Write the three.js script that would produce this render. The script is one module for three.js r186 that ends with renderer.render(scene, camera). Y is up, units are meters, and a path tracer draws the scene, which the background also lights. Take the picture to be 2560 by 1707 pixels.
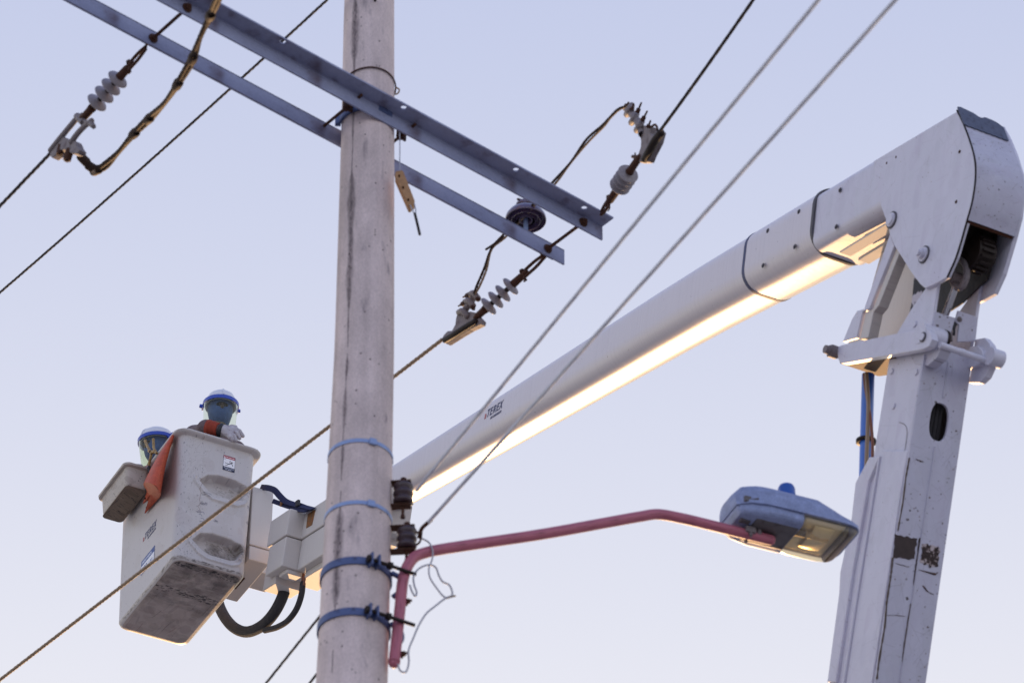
import * as THREE from 'three';
import { mergeGeometries, mergeVertices, toCreasedNormals } from 'three/addons/utils/BufferGeometryUtils.js';
import { RoundedBoxGeometry } from 'three/addons/geometries/RoundedBoxGeometry.js';
import { TextGeometry } from 'three/addons/geometries/TextGeometry.js';
import { FontLoader } from 'three/addons/loaders/FontLoader.js';
import { MarchingCubes } from 'three/addons/objects/MarchingCubes.js';

// ---------------------------------------------------------------- camera, sky, sun, exposure
const scene = new THREE.Scene();
const PITCH = 37.5 * Math.PI / 180, FPX = 8707.5, CU = 1280, CV = 853.5;   // a 122 mm lens tilted up at the pole top
const camera = new THREE.PerspectiveCamera(2 * Math.atan(CV / FPX) * 180 / Math.PI, 2560 / 1707, 0.1, 4000);
camera.position.set(0, 1.6, 0);
camera.rotation.set(PITCH, 0, 0);
camera.focus = 23.6;
camera.userData.fStop = 4.2;
camera.updateMatrixWorld(true);

const renderer = new THREE.WebGLRenderer({ antialias: true });
renderer.setSize(1024, 682);
renderer.toneMapping = THREE.LinearToneMapping;
renderer.toneMappingExposure = 1.55;
renderer.shadowMap.enabled = true;

const SUN_AZ = -4 * Math.PI / 180, SUN_EL = 2.5 * Math.PI / 180;
const sunDir = new THREE.Vector3(Math.sin(SUN_AZ) * Math.cos(SUN_EL), Math.sin(SUN_EL), -Math.cos(SUN_AZ) * Math.cos(SUN_EL));
{ // hazy evening sky: pale near the horizon, violet blue towards the zenith, a little brighter on the sun's side
  const w = 1024, h = 512, d = new Float32Array(w * h * 4);
  for (let j = 0; j < h; j++) for (let i = 0; i < w; i++) {
    const el = ((j + .5) / h - .5) * Math.PI, az = ((i + .5) / w - .5) * 2 * Math.PI;
    const x = Math.cos(el) * Math.cos(az), y = Math.sin(el), z = Math.cos(el) * Math.sin(az);
    const s = Math.max(0, y), cs = x * sunDir.x + y * sunDir.y + z * sunDir.z;
    const g = Math.exp(-s / 0.5);                                     // 1 at the horizon, falls towards the zenith
    const aura = 0.90 + 0.08 * cs + 0.16 * Math.pow(Math.max(0, cs), 4);
    const warm = Math.pow(Math.max(0, cs), 6) * Math.exp(-s * 5);
    const k = (j * w + i) * 4;
    const q = .5 + .5 * cs, mixq = (a, b) => a + (b - a) * q;           // the side away from the sun is bluer
    d[k] = (0.035 + mixq(1.02, 1.285) * g) * aura + 0.35 * warm;
    d[k + 1] = (0.122 + mixq(.98, 1.05) * g) * aura + 0.19 * warm;
    d[k + 2] = (0.430 + mixq(.80, .29) * g) * aura + 0.05 * warm;
    d[k + 3] = 1;
  }
  const t = new THREE.DataTexture(d, w, h, THREE.RGBAFormat, THREE.FloatType);
  t.mapping = THREE.EquirectangularReflectionMapping; t.magFilter = THREE.LinearFilter; t.minFilter = THREE.LinearFilter;
  t.colorSpace = THREE.LinearSRGBColorSpace; t.needsUpdate = true;
  scene.background = t; scene.environment = t;
}
const sun = new THREE.DirectionalLight(new THREE.Color(1, 0.59, 0.28), 2.5);
sun.position.copy(sunDir).multiplyScalar(60).add(new THREE.Vector3(0, 12, -16));
sun.target.position.set(0, 12, -16);
sun.castShadow = true;
Object.assign(sun.shadow.camera, { left: -14, right: 14, top: 14, bottom: -14, near: 1, far: 140 });
sun.shadow.mapSize.set(2048, 2048);
scene.add(sun, sun.target);

// ---------------------------------------------------------------- helpers
const V = (x, y, z) => new THREE.Vector3(x, y, z);
let seed = 20231;
const rnd = () => { seed = (seed * 1664525 + 1013904223) >>> 0; return seed / 4294967296; };
const rr = (a, b) => a + (b - a) * rnd();
const cR = V(1, 0, 0), cU = V(0, Math.cos(PITCH), Math.sin(PITCH)), cF = V(0, Math.sin(PITCH), -Math.cos(PITCH));
const UP = V(0, 1, 0);
const ZM = { A: [180, 940, 2.178], B: [2020, 220, 2.0111], C: [2020, 700, 2.9037], D: [2020, 1140, 2.7648], L: [1760, 1150, 5.2273], S: [780, 1060, 2.45], I1: [0, 0, 2.8], I2: [760, 100, 3.0167], I3: [1080, 220, 2.3065], E: [1700, 400, 3.92], G: [960, 960, 5.6], N1: [1500, 230, 6.815], N2: [1080, 640, 6.533], N3: [1220, 470, 6.8176], N4: [100, 100, 4.3556], N5: [620, 1200, 4.9], N6: [220, 1060, 5.6], W: [0, 0, 0.91875] };
// survey sketches: a point of a sketch (its origin and scale above) becomes a sight line
const px = (k, x, y) => [ZM[k][0] + x / ZM[k][2], ZM[k][1] + y / ZM[k][2]];
const ray = ([u, v]) => cF.clone().addScaledVector(cR, (u - CU) / FPX).addScaledVector(cU, (CV - v) / FPX);
const at = (uv, d) => ray(uv).multiplyScalar(d).add(camera.position);
const plane = (P, N) => ({ P: P.clone(), N: N.clone().normalize() });
const on = (pl, uv) => { const r = ray(uv); const t = pl.N.dot(pl.P.clone().sub(camera.position)) / pl.N.dot(r); return r.multiplyScalar(t).add(camera.position); };
const proj = (p) => { const q = p.clone().sub(camera.position), z = q.dot(cF); return [CU + q.dot(cR) / z * FPX, CV - q.dot(cU) / z * FPX, z]; };
const lerp = (a, b, t) => a.clone().lerp(b, t);
const off = (p, ...dv) => { const r = p.clone(); for (let i = 0; i < dv.length; i += 2) r.addScaledVector(dv[i], dv[i + 1]); return r; };

const clean = (g) => { let n = g.index ? g.toNonIndexed() : g.clone(); for (const k of Object.keys(n.attributes)) if (!['position', 'normal', 'uv'].includes(k)) n.deleteAttribute(k); if (!n.attributes.normal) n.computeVertexNormals(); if (!n.attributes.uv) n.setAttribute('uv', new THREE.BufferAttribute(new Float32Array(n.attributes.position.count * 2), 2)); return n; };
const merge = (list) => mergeGeometries(list.map(clean));
function boxUV(g, s = 1) {
  const n = g.index ? g.toNonIndexed() : g, p = n.attributes.position, uv = new Float32Array(p.count * 2);
  const A = V(), B = V(), C = V(), N = V();
  for (let i = 0; i < p.count; i += 3) {
    A.fromBufferAttribute(p, i); B.fromBufferAttribute(p, i + 1); C.fromBufferAttribute(p, i + 2);
    N.crossVectors(B.clone().sub(A), C.clone().sub(A));
    const ax = Math.abs(N.x), ay = Math.abs(N.y), az = Math.abs(N.z);
    [A, B, C].forEach((q, k) => {
      const [a, b] = ay > ax && ay > az ? [q.x, q.z] : ax > az ? [q.z, q.y] : [q.x, q.y];
      uv[(i + k) * 2] = a * s; uv[(i + k) * 2 + 1] = b * s;
    });
  }
  n.setAttribute('uv', new THREE.BufferAttribute(uv, 2));
  return n;
}
function basis(P, X, Y, Z) { return new THREE.Matrix4().makeBasis(X, Y, Z).setPosition(P); }
function box(P, X, Y, Z, sx, sy, sz, r = 0.004) { // centred, axes given
  const rad = Math.min(r, sx * .45, sy * .45, sz * .45);
  if (V().crossVectors(X, Y).dot(Z) < 0) Z = Z.clone().negate();
  return new RoundedBoxGeometry(sx, sy, sz, 2, rad).applyMatrix4(basis(P, X, Y, Z));
}
function cyl(a, b, r0, r1 = r0, seg = 16) {
  const d = b.clone().sub(a), g = new THREE.CylinderGeometry(r1, r0, d.length(), seg);
  return g.applyMatrix4(new THREE.Matrix4().compose(lerp(a, b, .5), new THREE.Quaternion().setFromUnitVectors(UP, d.normalize()), V(1, 1, 1)));
}
function lathe(prof, P, D, seg = 28) { // prof [[radius, along]]
  const g = new THREE.LatheGeometry(prof.map(([r, t]) => new THREE.Vector2(Math.max(r, 1e-4), t)), seg);
  return g.applyMatrix4(new THREE.Matrix4().compose(P, new THREE.Quaternion().setFromUnitVectors(UP, D.clone().normalize()), V(1, 1, 1)));
}
function tube(pts, r, seg = 60, rad = 10, closed = false) { return new THREE.TubeGeometry(new THREE.CatmullRomCurve3(pts, closed, 'centripetal'), seg, r, rad, closed); }
function capTube(pts, r, seg = 60, rad = 10) { const s = (p) => new THREE.SphereGeometry(r, rad, 6).translate(p.x, p.y, p.z); return merge([tube(pts, r, seg, rad), s(pts[0]), s(pts[pts.length - 1])]); }
function bolt(P, D, r, h, head = 6) { D = D.clone().normalize(); return merge([cyl(P, off(P, D, h * .25), r * 1.45, r * 1.45, 16), cyl(off(P, D, h * .25), off(P, D, h), r, r * .96, head), cyl(off(P, D, h), off(P, D, h * 1.5), r * .5, r * .45, 8)]); }
// an outline on a plane, given real thickness behind it
function traced(uvs, pl, th, bevel = 0.0025, holes = []) {
  const N = pl.N, X = V().crossVectors(UP, N).normalize(), Y = V().crossVectors(N, X);
  const to2 = (uv) => { const q = on(pl, uv).sub(pl.P); return new THREE.Vector2(q.dot(X), q.dot(Y)); };
  const sh = new THREE.Shape(uvs.map(to2));
  for (const h of holes) sh.holes.push(new THREE.Path(h.map(to2)));
  const g = new THREE.ExtrudeGeometry(sh, { depth: th, bevelEnabled: bevel > 0, bevelThickness: bevel, bevelSize: bevel, bevelOffset: -bevel, bevelSegments: 2, curveSegments: 8 });
  g.translate(0, 0, -th - bevel);
  return boxUV(g.applyMatrix4(basis(pl.P, X, Y, N)));
}
function smoothLine(uvs, n = 6) { const c = new THREE.CatmullRomCurve3(uvs.map(([x, y]) => V(x, y, 0)), false, 'centripetal'); return c.getPoints(uvs.length * n).map((p) => [p.x, p.y]); }
function rrect(w, h, r, n = 6) { // ring of 2D points, counter clockwise from the left end of the bottom side
  const out = []; const cs = [[w / 2 - r, -h / 2 + r, -90], [w / 2 - r, h / 2 - r, 0], [-w / 2 + r, h / 2 - r, 90], [-w / 2 + r, -h / 2 + r, 180]];
  for (const [cx, cy, a0] of cs) for (let i = 0; i <= n; i++) { const a = (a0 + 90 * i / n) * Math.PI / 180; out.push([cx + r * Math.cos(a), cy + r * Math.sin(a)]); }
  return out;
}
function loft(rings, { cap0 = true, cap1 = true, uv, crease = .6 } = {}) {
  const n = rings[0].length, pos = [], uvs = [], idx = [];
  let along = 0;
  rings.forEach((r, i) => {
    if (i) along += r[0].distanceTo(rings[i - 1][0]);
    let s = 0;
    for (let k = 0; k <= n; k++) { const p = r[k % n]; if (k) s += p.distanceTo(r[k - 1]); pos.push(p.x, p.y, p.z); const q = uv ? uv(i, k, along, s, p) : [along, s]; uvs.push(q[0], q[1]); }
  });
  for (let i = 0; i < rings.length - 1; i++) for (let k = 0; k < n; k++) { const a = i * (n + 1) + k, b = a + n + 1; idx.push(a, b, a + 1, b, b + 1, a + 1); }
  const cap = (r, flip, i) => { const c = V(); r.forEach((p) => c.add(p)); c.divideScalar(n); const b = pos.length / 3; [...r, c].forEach((p, k) => { pos.push(p.x, p.y, p.z); const q = uv ? uv(i, k % n, 0, 0, p) : [p.x + p.z * .7, p.y + p.z * .3]; uvs.push(q[0], q[1]); }); for (let k = 0; k < n; k++) flip ? idx.push(b + n, b + k, b + (k + 1) % n) : idx.push(b + n, b + (k + 1) % n, b + k); };
  if (cap0) cap(rings[0], true, 0);
  if (cap1) cap(rings[rings.length - 1], false, rings.length - 1);
  let vol = 0; const q = (i) => V(pos[i * 3], pos[i * 3 + 1], pos[i * 3 + 2]), o = q(0);
  for (let i = 0; i < idx.length; i += 3) vol += q(idx[i]).sub(o).dot(V().crossVectors(q(idx[i + 1]).sub(o), q(idx[i + 2]).sub(o)));
  if (vol < 0) for (let i = 0; i < idx.length; i += 3) [idx[i + 1], idx[i + 2]] = [idx[i + 2], idx[i + 1]];
  const g = new THREE.BufferGeometry();
  g.setAttribute('position', new THREE.Float32BufferAttribute(pos, 3)); g.setAttribute('uv', new THREE.Float32BufferAttribute(uvs, 2)); g.setIndex(idx);
  return toCreasedNormals(g, crease);
}
// a stranded cable: a lobed section that turns as it runs
function strand(pts, r, lobes = 6, pitch = .12, depth = .16, step = .02) {
  const c = new THREE.CatmullRomCurve3(pts, false, 'centripetal'), L = c.getLength(), n = Math.max(8, Math.min(900, Math.round(L / step)));
  const P = c.getSpacedPoints(n), fr = c.computeFrenetFrames(n, false), m = lobes * 3, rings = [];
  for (let i = 0; i <= n; i++) { const ring = [], a0 = i / n * L / pitch * 2 * Math.PI; for (let k = 0; k < m; k++) { const a = k / m * 2 * Math.PI, q = r * (1 - depth * .5 + depth * .5 * Math.cos(lobes * (a - a0))); ring.push(off(P[i], fr.normals[i], q * Math.cos(a), fr.binormals[i], q * Math.sin(a))); } rings.push(ring); }
  return loft(rings, { crease: 1.2 });
}
function span(a, b, sag, n = 16, t0 = 0, t1 = 1) { const o = []; for (let i = 0; i <= n; i++) { const t = t0 + (t1 - t0) * i / n, p = lerp(a, b, t); p.y -= sag * 4 * t * (1 - t); o.push(p); } return o; }

const taken = {};
const numbered = (n) => { const k = taken[n] = (taken[n] ?? -1) + 1; return k ? `${n}_${String(k).padStart(3, '0')}` : n; };
function thing(name, label, category, P, group) {
  const o = new THREE.Group(); o.name = numbered(name); o.position.copy(P); o.userData = { label, category }; if (group) o.userData.group = group; scene.add(o); return o;
}
function part(t, name, g, m, label) { // geometry given in the place's own coordinates
  let b = t; const sh = V(); while (b && b !== scene) { sh.add(b.position); b = b.parent; }
  const o = new THREE.Mesh(clean(g).translate(-sh.x, -sh.y, -sh.z), m); o.name = name; o.castShadow = o.receiveShadow = true; if (label) o.userData.label = label; t.add(o); return o;
}
function sub(t, name, P) { const o = new THREE.Group(); o.name = name; const sh = V(); let b = t; while (b && b !== scene) { sh.add(b.position); b = b.parent; } o.position.copy(P).sub(sh); t.add(o); return o; }
function solo(name, g, m, label, category, P, group) { // a thing that is one mesh
  const o = new THREE.Mesh(clean(g).translate(-P.x, -P.y, -P.z), m); o.name = numbered(name); o.position.copy(P); o.castShadow = o.receiveShadow = true; o.userData = { label, category }; if (group) o.userData.group = group; scene.add(o); return o;
}

// ---------------------------------------------------------------- materials
const hash = (x, y, s) => { let h = (x * 374761393 + y * 668265263 + s * 974634777) | 0; h = Math.imul(h ^ (h >>> 13), 1274126177); return ((h ^ (h >>> 16)) >>> 0) / 4294967296; };
function vn(x, y, per, s) { const i = Math.floor(x), j = Math.floor(y), f = x - i, g = y - j, u = f * f * (3 - 2 * f), v = g * g * (3 - 2 * g), m = (k) => ((k % per) + per) % per; const A = hash(m(i), m(j), s), B = hash(m(i + 1), m(j), s), C = hash(m(i), m(j + 1), s), D = hash(m(i + 1), m(j + 1), s); return A + (B - A) * u + (C - A) * v + (A - B - C + D) * u * v; }
const fbm = (u, v, f, s, o = 4) => { let a = .5, t = 0, n = 0; for (let i = 0; i < o; i++) { t += a * vn(u * f, v * f, f, s + i * 17); n += a; a *= .5; f *= 2; } return t / n; };
function dataTex(w, h, fn, srgb = true) {
  const d = new Uint8Array(w * h * 4);
  for (let j = 0; j < h; j++) for (let i = 0; i < w; i++) { const c = fn(i / w, j / h), k = (j * w + i) * 4; for (let q = 0; q < 3; q++) d[k + q] = Math.max(0, Math.min(255, (typeof c === 'number' ? c : c[q]) * 255)); d[k + 3] = 255; }
  const t = new THREE.DataTexture(d, w, h); t.wrapS = t.wrapT = THREE.RepeatWrapping; t.magFilter = THREE.LinearFilter; t.minFilter = THREE.LinearMipmapLinearFilter; t.generateMipmaps = true; if (srgb) t.colorSpace = THREE.SRGBColorSpace; t.needsUpdate = true; return t;
}
const rep = (t, x, y = x) => { const c = t.clone(); c.repeat.set(x, y); c.needsUpdate = true; return c; };
function canvasTex(w, h, draw) { const c = document.createElement('canvas'); c.width = w; c.height = h; const x = c.getContext('2d'); draw(x, w, h); const t = new THREE.CanvasTexture(c); t.colorSpace = THREE.SRGBColorSpace; t.wrapS = t.wrapT = THREE.RepeatWrapping; t.anisotropy = 4; return t; }
const lin = (r, g, b) => new THREE.Color().setRGB(r, g, b);
const mat = (c, rough, metal = 0, o = {}) => new THREE.MeshPhysicalMaterial({ color: c, roughness: rough, metalness: metal, side: THREE.DoubleSide, ...o });

const grain = dataTex(512, 512, (u, v) => { const a = fbm(u, v, 8, 1, 5), b = fbm(u, v, 64, 9, 3); return .80 + .22 * (a - .5) + .16 * (b - .5) + .08; });
const blotch = dataTex(512, 512, (u, v) => { const a = fbm(u, v, 6, 31, 5), b = vn(u * 90, v * 90, 90, 77); const s = a > .62 ? (a - .62) * 1.6 : 0; return [.9 - .16 * a - s * .4 + .06 * b, .9 - .16 * a - s * .55 + .06 * b, .92 - .14 * a - s * .6 + .06 * b]; });
const bumpFine = dataTex(256, 256, (u, v) => fbm(u, v, 32, 5, 4), false);
const rustTex = dataTex(512, 512, (u, v) => { const a = fbm(u, v, 12, 41, 5), b = fbm(u, v, 48, 45, 3); const t = Math.max(0, Math.min(1, (a - .38) * 4)); return [.62 + .3 * t * b, .52 + .02 * t, .48 - .16 * t]; });

const M = {
  galvSky: mat(lin(.38, .41, .55), .6, .15, { map: rep(blotch, 2.2), bumpMap: bumpFine, bumpScale: .0006 }),  // bluish tint stands in for sky reflected in the zinc
  galvBright: mat(lin(.38, .50, .74), .38, .4, { map: rep(blotch, 5) }),  // blue put into the colour as reflected sky
  clamp: mat(lin(.12, .165, .32), .5, .4, { map: rep(blotch, 5) }),  // blue of the reflected sky is mixed into the grey
  rusty: mat(lin(.155, .095, .072), .75, .2, { map: rep(rustTex, 6), bumpMap: bumpFine, bumpScale: .001 }),
  castDull: mat(lin(.31, .265, .25), .65, .1, { map: rep(blotch, 5), bumpMap: bumpFine, bumpScale: .001 }),
  darkIron: mat(lin(.035, .03, .032), .6, .3, { map: rep(rustTex, 6) }),
  grease: mat(lin(.018, .016, .016), .55, 0, { map: rep(rustTex, 4), bumpMap: bumpFine, bumpScale: .003 }),
  shed: mat(lin(.40, .365, .39), .45, 0, { map: rep(grain, 3) }),
  bell: mat(lin(.085, .055, .11), .18, 0, { clearcoat: .6, clearcoatRoughness: .15 }),
  spool: mat(lin(.045, .024, .03), .3, 0),
  wireBrown: mat(lin(.028, .022, .021), .8, 0),
  wireGold: mat(lin(.30, .21, .13), .6, .1),
  wireGrey: mat(lin(.64, .65, .70), .6, .0),
  wireThin: mat(lin(.36, .36, .40), .5, .2),
  jumper: mat(lin(.085, .072, .07), .75, .1, { map: rep(rustTex, 8) }),
  tan: mat(lin(.50, .27, .12), .7, 0, { map: rep(grain, 6), bumpMap: bumpFine, bumpScale: .001 }),
  red: mat(lin(.62, .175, .225), .5, 0, { map: rep(blotch, 6), bumpMap: bumpFine, bumpScale: .0006 }),
  lampSkyGrey: mat(lin(.31, .37, .60), .45, .1, { map: rep(grain, 3) }),  // grey housing, its blue painted in for reflected sky
  lampInner: mat(lin(.16, .145, .14), .5, .2, { map: rep(blotch, 5) }),
  reflector: mat(lin(.74, .68, .55), .35, .4),
  bulb: new THREE.MeshPhysicalMaterial({ color: lin(.9, .8, .62), roughness: .1, transmission: .7, thickness: 0 }),
  lens: new THREE.MeshPhysicalMaterial({ color: lin(.95, .88, .70), roughness: .25, transmission: .95, thickness: 0, ior: 1.5, side: THREE.DoubleSide }),
  blueCap: mat(lin(.001, .07, .36), .35, 0, { clearcoat: .3 }),
  darkGrey: mat(lin(.13, .125, .135), .6, .1, { map: rep(blotch, 6) }),
  tornPaint: mat(lin(.12, .14, .20), .6, .1, { map: rep(blotch, 8) }),
  black: mat(lin(.02, .02, .024), .6),
  hose: mat(lin(.085, .08, .085), .95, 0, { map: rep(grain, 10), bumpMap: rep(bumpFine, 6), bumpScale: .006 }),
  hoseRed: mat(lin(.22, .09, .06), .7),
  orange: mat(lin(.62, .095, .032), .6, 0, { map: rep(grain, 4), bumpMap: bumpFine, bumpScale: .0006 }),
  navy: mat(lin(.018, .022, .085), .85, 0, { map: rep(grain, 12) }),
  orangeCloth: mat(lin(.42, .06, .028), .85, 0, { map: rep(grain, 8), bumpMap: bumpFine, bumpScale: .002 }),
  jacket: mat(lin(.20, .14, .145), .9, 0, { map: rep(grain, 7), bumpMap: bumpFine, bumpScale: .003 }),
  trousers: mat(lin(.03, .04, .08), .9),
  skin: mat(lin(.11, .066, .055), .55),
  sky_reflection_shell: mat(lin(.085, .15, .50), .85, 0, { map: rep(grain, 8) }),  // blue stands in for sky reflected in the visor
  hat: mat(lin(.72, .72, .76), .35, 0, { clearcoat: .3 }),
  hatBlue: mat(lin(.012, .06, .46), .35, 0, { clearcoat: .3 }),
  visor: new THREE.MeshPhysicalMaterial({ color: lin(.90, .93, .84), roughness: .03, transmission: 1, thickness: 0, ior: 1.28, side: THREE.DoubleSide }),
  glove: mat(lin(.68, .63, .62), .8, 0, { map: rep(blotch, 7), bumpMap: bumpFine, bumpScale: .002 }),
  brassTool: mat(lin(.52, .33, .10), .5, .2, { map: rep(blotch, 9) }),
  blueTube: mat(lin(.035, .16, .62), .3, 0, { clearcoat: .4 }),
  hoseTan: mat(lin(.30, .22, .15), .5),
  chrome: mat(lin(.62, .62, .64), .18, 1),
  ink: mat(lin(.06, .07, .15), .6),
  inkRed: mat(lin(.42, .05, .06), .6),
  yellowPlate: mat(lin(.50, .37, .15), .55, 0, { map: rep(rustTex, 4) }),
};
M.conc = (() => { // pole concrete: u runs once round the pole, v in metres
  const W = 1024, H = 2048, per = 6.2;
  const map = dataTex(W, H, (u, v) => {
    const m = v * per, a = fbm(u, v * 4, 8, 3, 5), b = vn(u * 260, v * 900, 900, 5), st = fbm(u * 1, v, 48, 12, 2), c = fbm(u, v, 3, 21, 3);
    let L = .86 + .20 * (a - .5) + .10 * (b - .5) + .12 * (c - .5) + .10 * (fbm(u * 5 % 1, v, 5, 61, 3) - .5);
    let r = L * 1.0, g = L * .955, bl = L * .955;
    // the mould seam: a broken line of dark grime with a ragged outline
    const w0 = .335 + .006 * (fbm(u * 0, v, 40, 8, 3) - .5), dseam = Math.abs(u - w0), q = fbm(.3, v, 26, 91, 4);
    const wid = .005 + .022 * Math.max(0, q - .42) * 4 * (.4 + st);
    if (dseam < wid && q > .36) { const k = (1 - dseam / wid) * (.35 + .65 * vn(u * 300, v * 500, 500, 6)); r *= 1 - .62 * k; g *= 1 - .64 * k; bl *= 1 - .62 * k; }
    // air holes and small chips
    const hx = u * 60, hy = v * 420, ci = Math.floor(hx), cj = Math.floor(hy), hh = hash(ci, cj, 55);
    if (hh > .988) { const ex = hx - ci - .5, ey = (hy - cj - .5) * 1.1; if (ex * ex + ey * ey < .06 + .1 * (hh - .988) * 60) { r *= .55; g *= .53; bl *= .52; } }
    const sp = fbm(u, v * 2, 20, 71, 4); if (sp > .72) { const k = (sp - .72) * 2.0; r *= 1 - k * .6; g *= 1 - k * .6; bl *= 1 - k * .55; }
    return [r, g, bl];
  });
  const bump = dataTex(512, 1024, (u, v) => .6 * fbm(u, v, 64, 4, 3) + .4 * fbm(u, v, 16, 14, 3), false);
  return mat(lin(.81, .745, .71), .9, 0, { map, bumpMap: bump, bumpScale: .004 });
})();
function scratches(x, w, h, n, col, len, aMax, lw = 1, dir = null) { for (let i = 0; i < n; i++) { x.strokeStyle = col; x.globalAlpha = rr(.05, aMax); x.lineWidth = rr(.5, lw); const a = dir === null ? rr(0, Math.PI) : dir + rr(-.3, .3), l = rr(.2, 1) * len, X = rr(0, w), Y = rr(0, h); x.beginPath(); x.moveTo(X, Y); x.quadraticCurveTo(X + l * .5 * Math.cos(a) + rr(-3, 3), Y + l * .5 * Math.sin(a) + rr(-3, 3), X + l * Math.cos(a), Y + l * Math.sin(a)); x.stroke(); } x.globalAlpha = 1; }
function specks(x, w, h, n, cols, r0, r1, a = .8) { for (let i = 0; i < n; i++) { x.fillStyle = cols[i % cols.length]; x.globalAlpha = rr(.25, a); x.beginPath(); const X = rr(0, w), Y = rr(0, h), R = rr(r0, r1); for (let k = 0; k < 7; k++) { const t = k / 7 * 6.283, q = R * rr(.5, 1.2); x.lineTo(X + q * Math.cos(t), Y + q * Math.sin(t)); } x.fill(); } x.globalAlpha = 1; }
const steelMap = canvasTex(1024, 1024, (x, w, h) => { // chalky white paint on steel, 1 m square
  x.fillStyle = '#eeecee'; x.fillRect(0, 0, w, h);
  for (let i = 0; i < 260; i++) { x.fillStyle = i % 2 ? '#b7b1b8' : '#ffffff'; x.globalAlpha = rr(.02, .07); x.beginPath(); x.ellipse(rr(0, w), rr(0, h), rr(5, 60), rr(20, 120), rr(-.3, .3), 0, 6.3); x.fill(); } x.globalAlpha = 1;
  
  scratches(x, w, h, 260, '#8d8387', 160, .35, 1.6); scratches(x, w, h, 60, '#6f5a50', 60, .5, 1.6); scratches(x, w, h, 14, '#5b4a45', 260, .35, 1.5);
  specks(x, w, h, 60, ['#5a3f33', '#40302b', '#7a5a48'], 1, 4, .7);
});
M.steel = mat(lin(.72, .72, .81), .42, 0, { map: steelMap, bumpMap: bumpFine, bumpScale: .0004 });  // white paint with the bluish cast of shade put into its colour
const steelRustMap = canvasTex(1024, 1024, (x, w, h) => {
  x.fillStyle = '#dedce2'; x.fillRect(0, 0, w, h);
  for (let i = 0; i < 260; i++) { x.fillStyle = i % 2 ? '#a9a3aa' : '#f2f0f4'; x.globalAlpha = rr(.02, .08); x.beginPath(); x.ellipse(rr(0, w), rr(0, h), rr(5, 60), rr(20, 120), rr(-.2, .2), 0, 6.3); x.fill(); } x.globalAlpha = 1;
  scratches(x, w, h, 420, '#7b7176', 140, .45, 1.8); scratches(x, w, h, 90, '#4d3d38', 90, .5, 2);
  specks(x, w, h, 240, ['#4a3229', '#2e2422', '#6d4936', '#38302f'], 1, 6, .9); specks(x, w, h, 46, ['#3a2a26', '#4d382f', '#241d1c'], 3, 10, .9);
});
M.steelRust = mat(lin(.68, .68, .76), .5, 0, { map: steelRustMap, bumpMap: bumpFine, bumpScale: .0008 });
const glassMap = canvasTex(1024, 1024, (x, w, h) => { // wound fibreglass under gel coat
  x.fillStyle = '#f0eeee'; x.fillRect(0, 0, w, h);
  for (let i = 0; i < 900; i++) { x.fillStyle = i % 3 ? '#b9b2b4' : '#ffffff'; x.globalAlpha = rr(.05, .22); x.fillRect(rr(0, w), rr(-200, h), rr(.6, 2), rr(80, 700)); }
  x.globalAlpha = 1; specks(x, w, h, 26, ['#5d5657', '#7d706a', '#443f42'], 1, 4.5, .7); scratches(x, w, h, 40, '#8b8082', 90, .4, 1.4);
});
M.fibre = mat(lin(.76, .73, .78), .34, 0, { map: glassMap, bumpMap: bumpFine, bumpScale: .0003 });
M.stained = mat(lin(.62, .60, .64), .6, 0, { map: dataTex(256, 256, (u, v) => { const a = fbm(u, v, 5, 201, 5), b = fbm(u, v, 30, 77, 3); const k = Math.max(0, Math.min(1, (a + .15 * (b - .5) - .47) * 14)); return [.92 - .80 * k, .90 - .80 * k, .92 - .80 * k]; }) });
M.stained.map.repeat.set(3, 3);
M.rustMottle = mat(lin(.62, .58, .58), .7, 0, { map: dataTex(256, 256, (u, v) => { const a = fbm(u, v, 9, 301, 5), b = fbm(u, v, 40, 79, 3); const k = Math.max(0, Math.min(1, (a + .25 * (b - .5) - .48) * 9)); return [.88 - .66 * k, .84 - .70 * k, .84 - .72 * k]; }) });
M.rustMottle.map.repeat.set(5, 5);
M.darkRust = mat(lin(.050, .029, .026), .7, 0, { map: rep(grain, 6) });
M.grime = mat(lin(.13, .095, .075), .85, 0, { map: rep(grain, 9) });
M.cover = mat(lin(.71, .675, .635), .6, 0, { map: rep(glassMap, 1.4) });  // colour warmed to stand in for bounced sunlight

// ---------------------------------------------------------------- setting
{
  const g = new THREE.PlaneGeometry(3000, 3000, 1, 1).rotateX(-Math.PI / 2);
  const uv = g.attributes.uv; for (let i = 0; i < uv.count; i++) uv.setXY(i, uv.getX(i) * 600, uv.getY(i) * 600);
  const o = new THREE.Mesh(g, mat(lin(.46, .43, .40), .95, 0, { map: grain })); o.name = 'ground'; o.receiveShadow = true;
  o.userData = { label: 'pale dry ground far below the pole', category: 'ground', kind: 'structure' }; scene.add(o);
}

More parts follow.
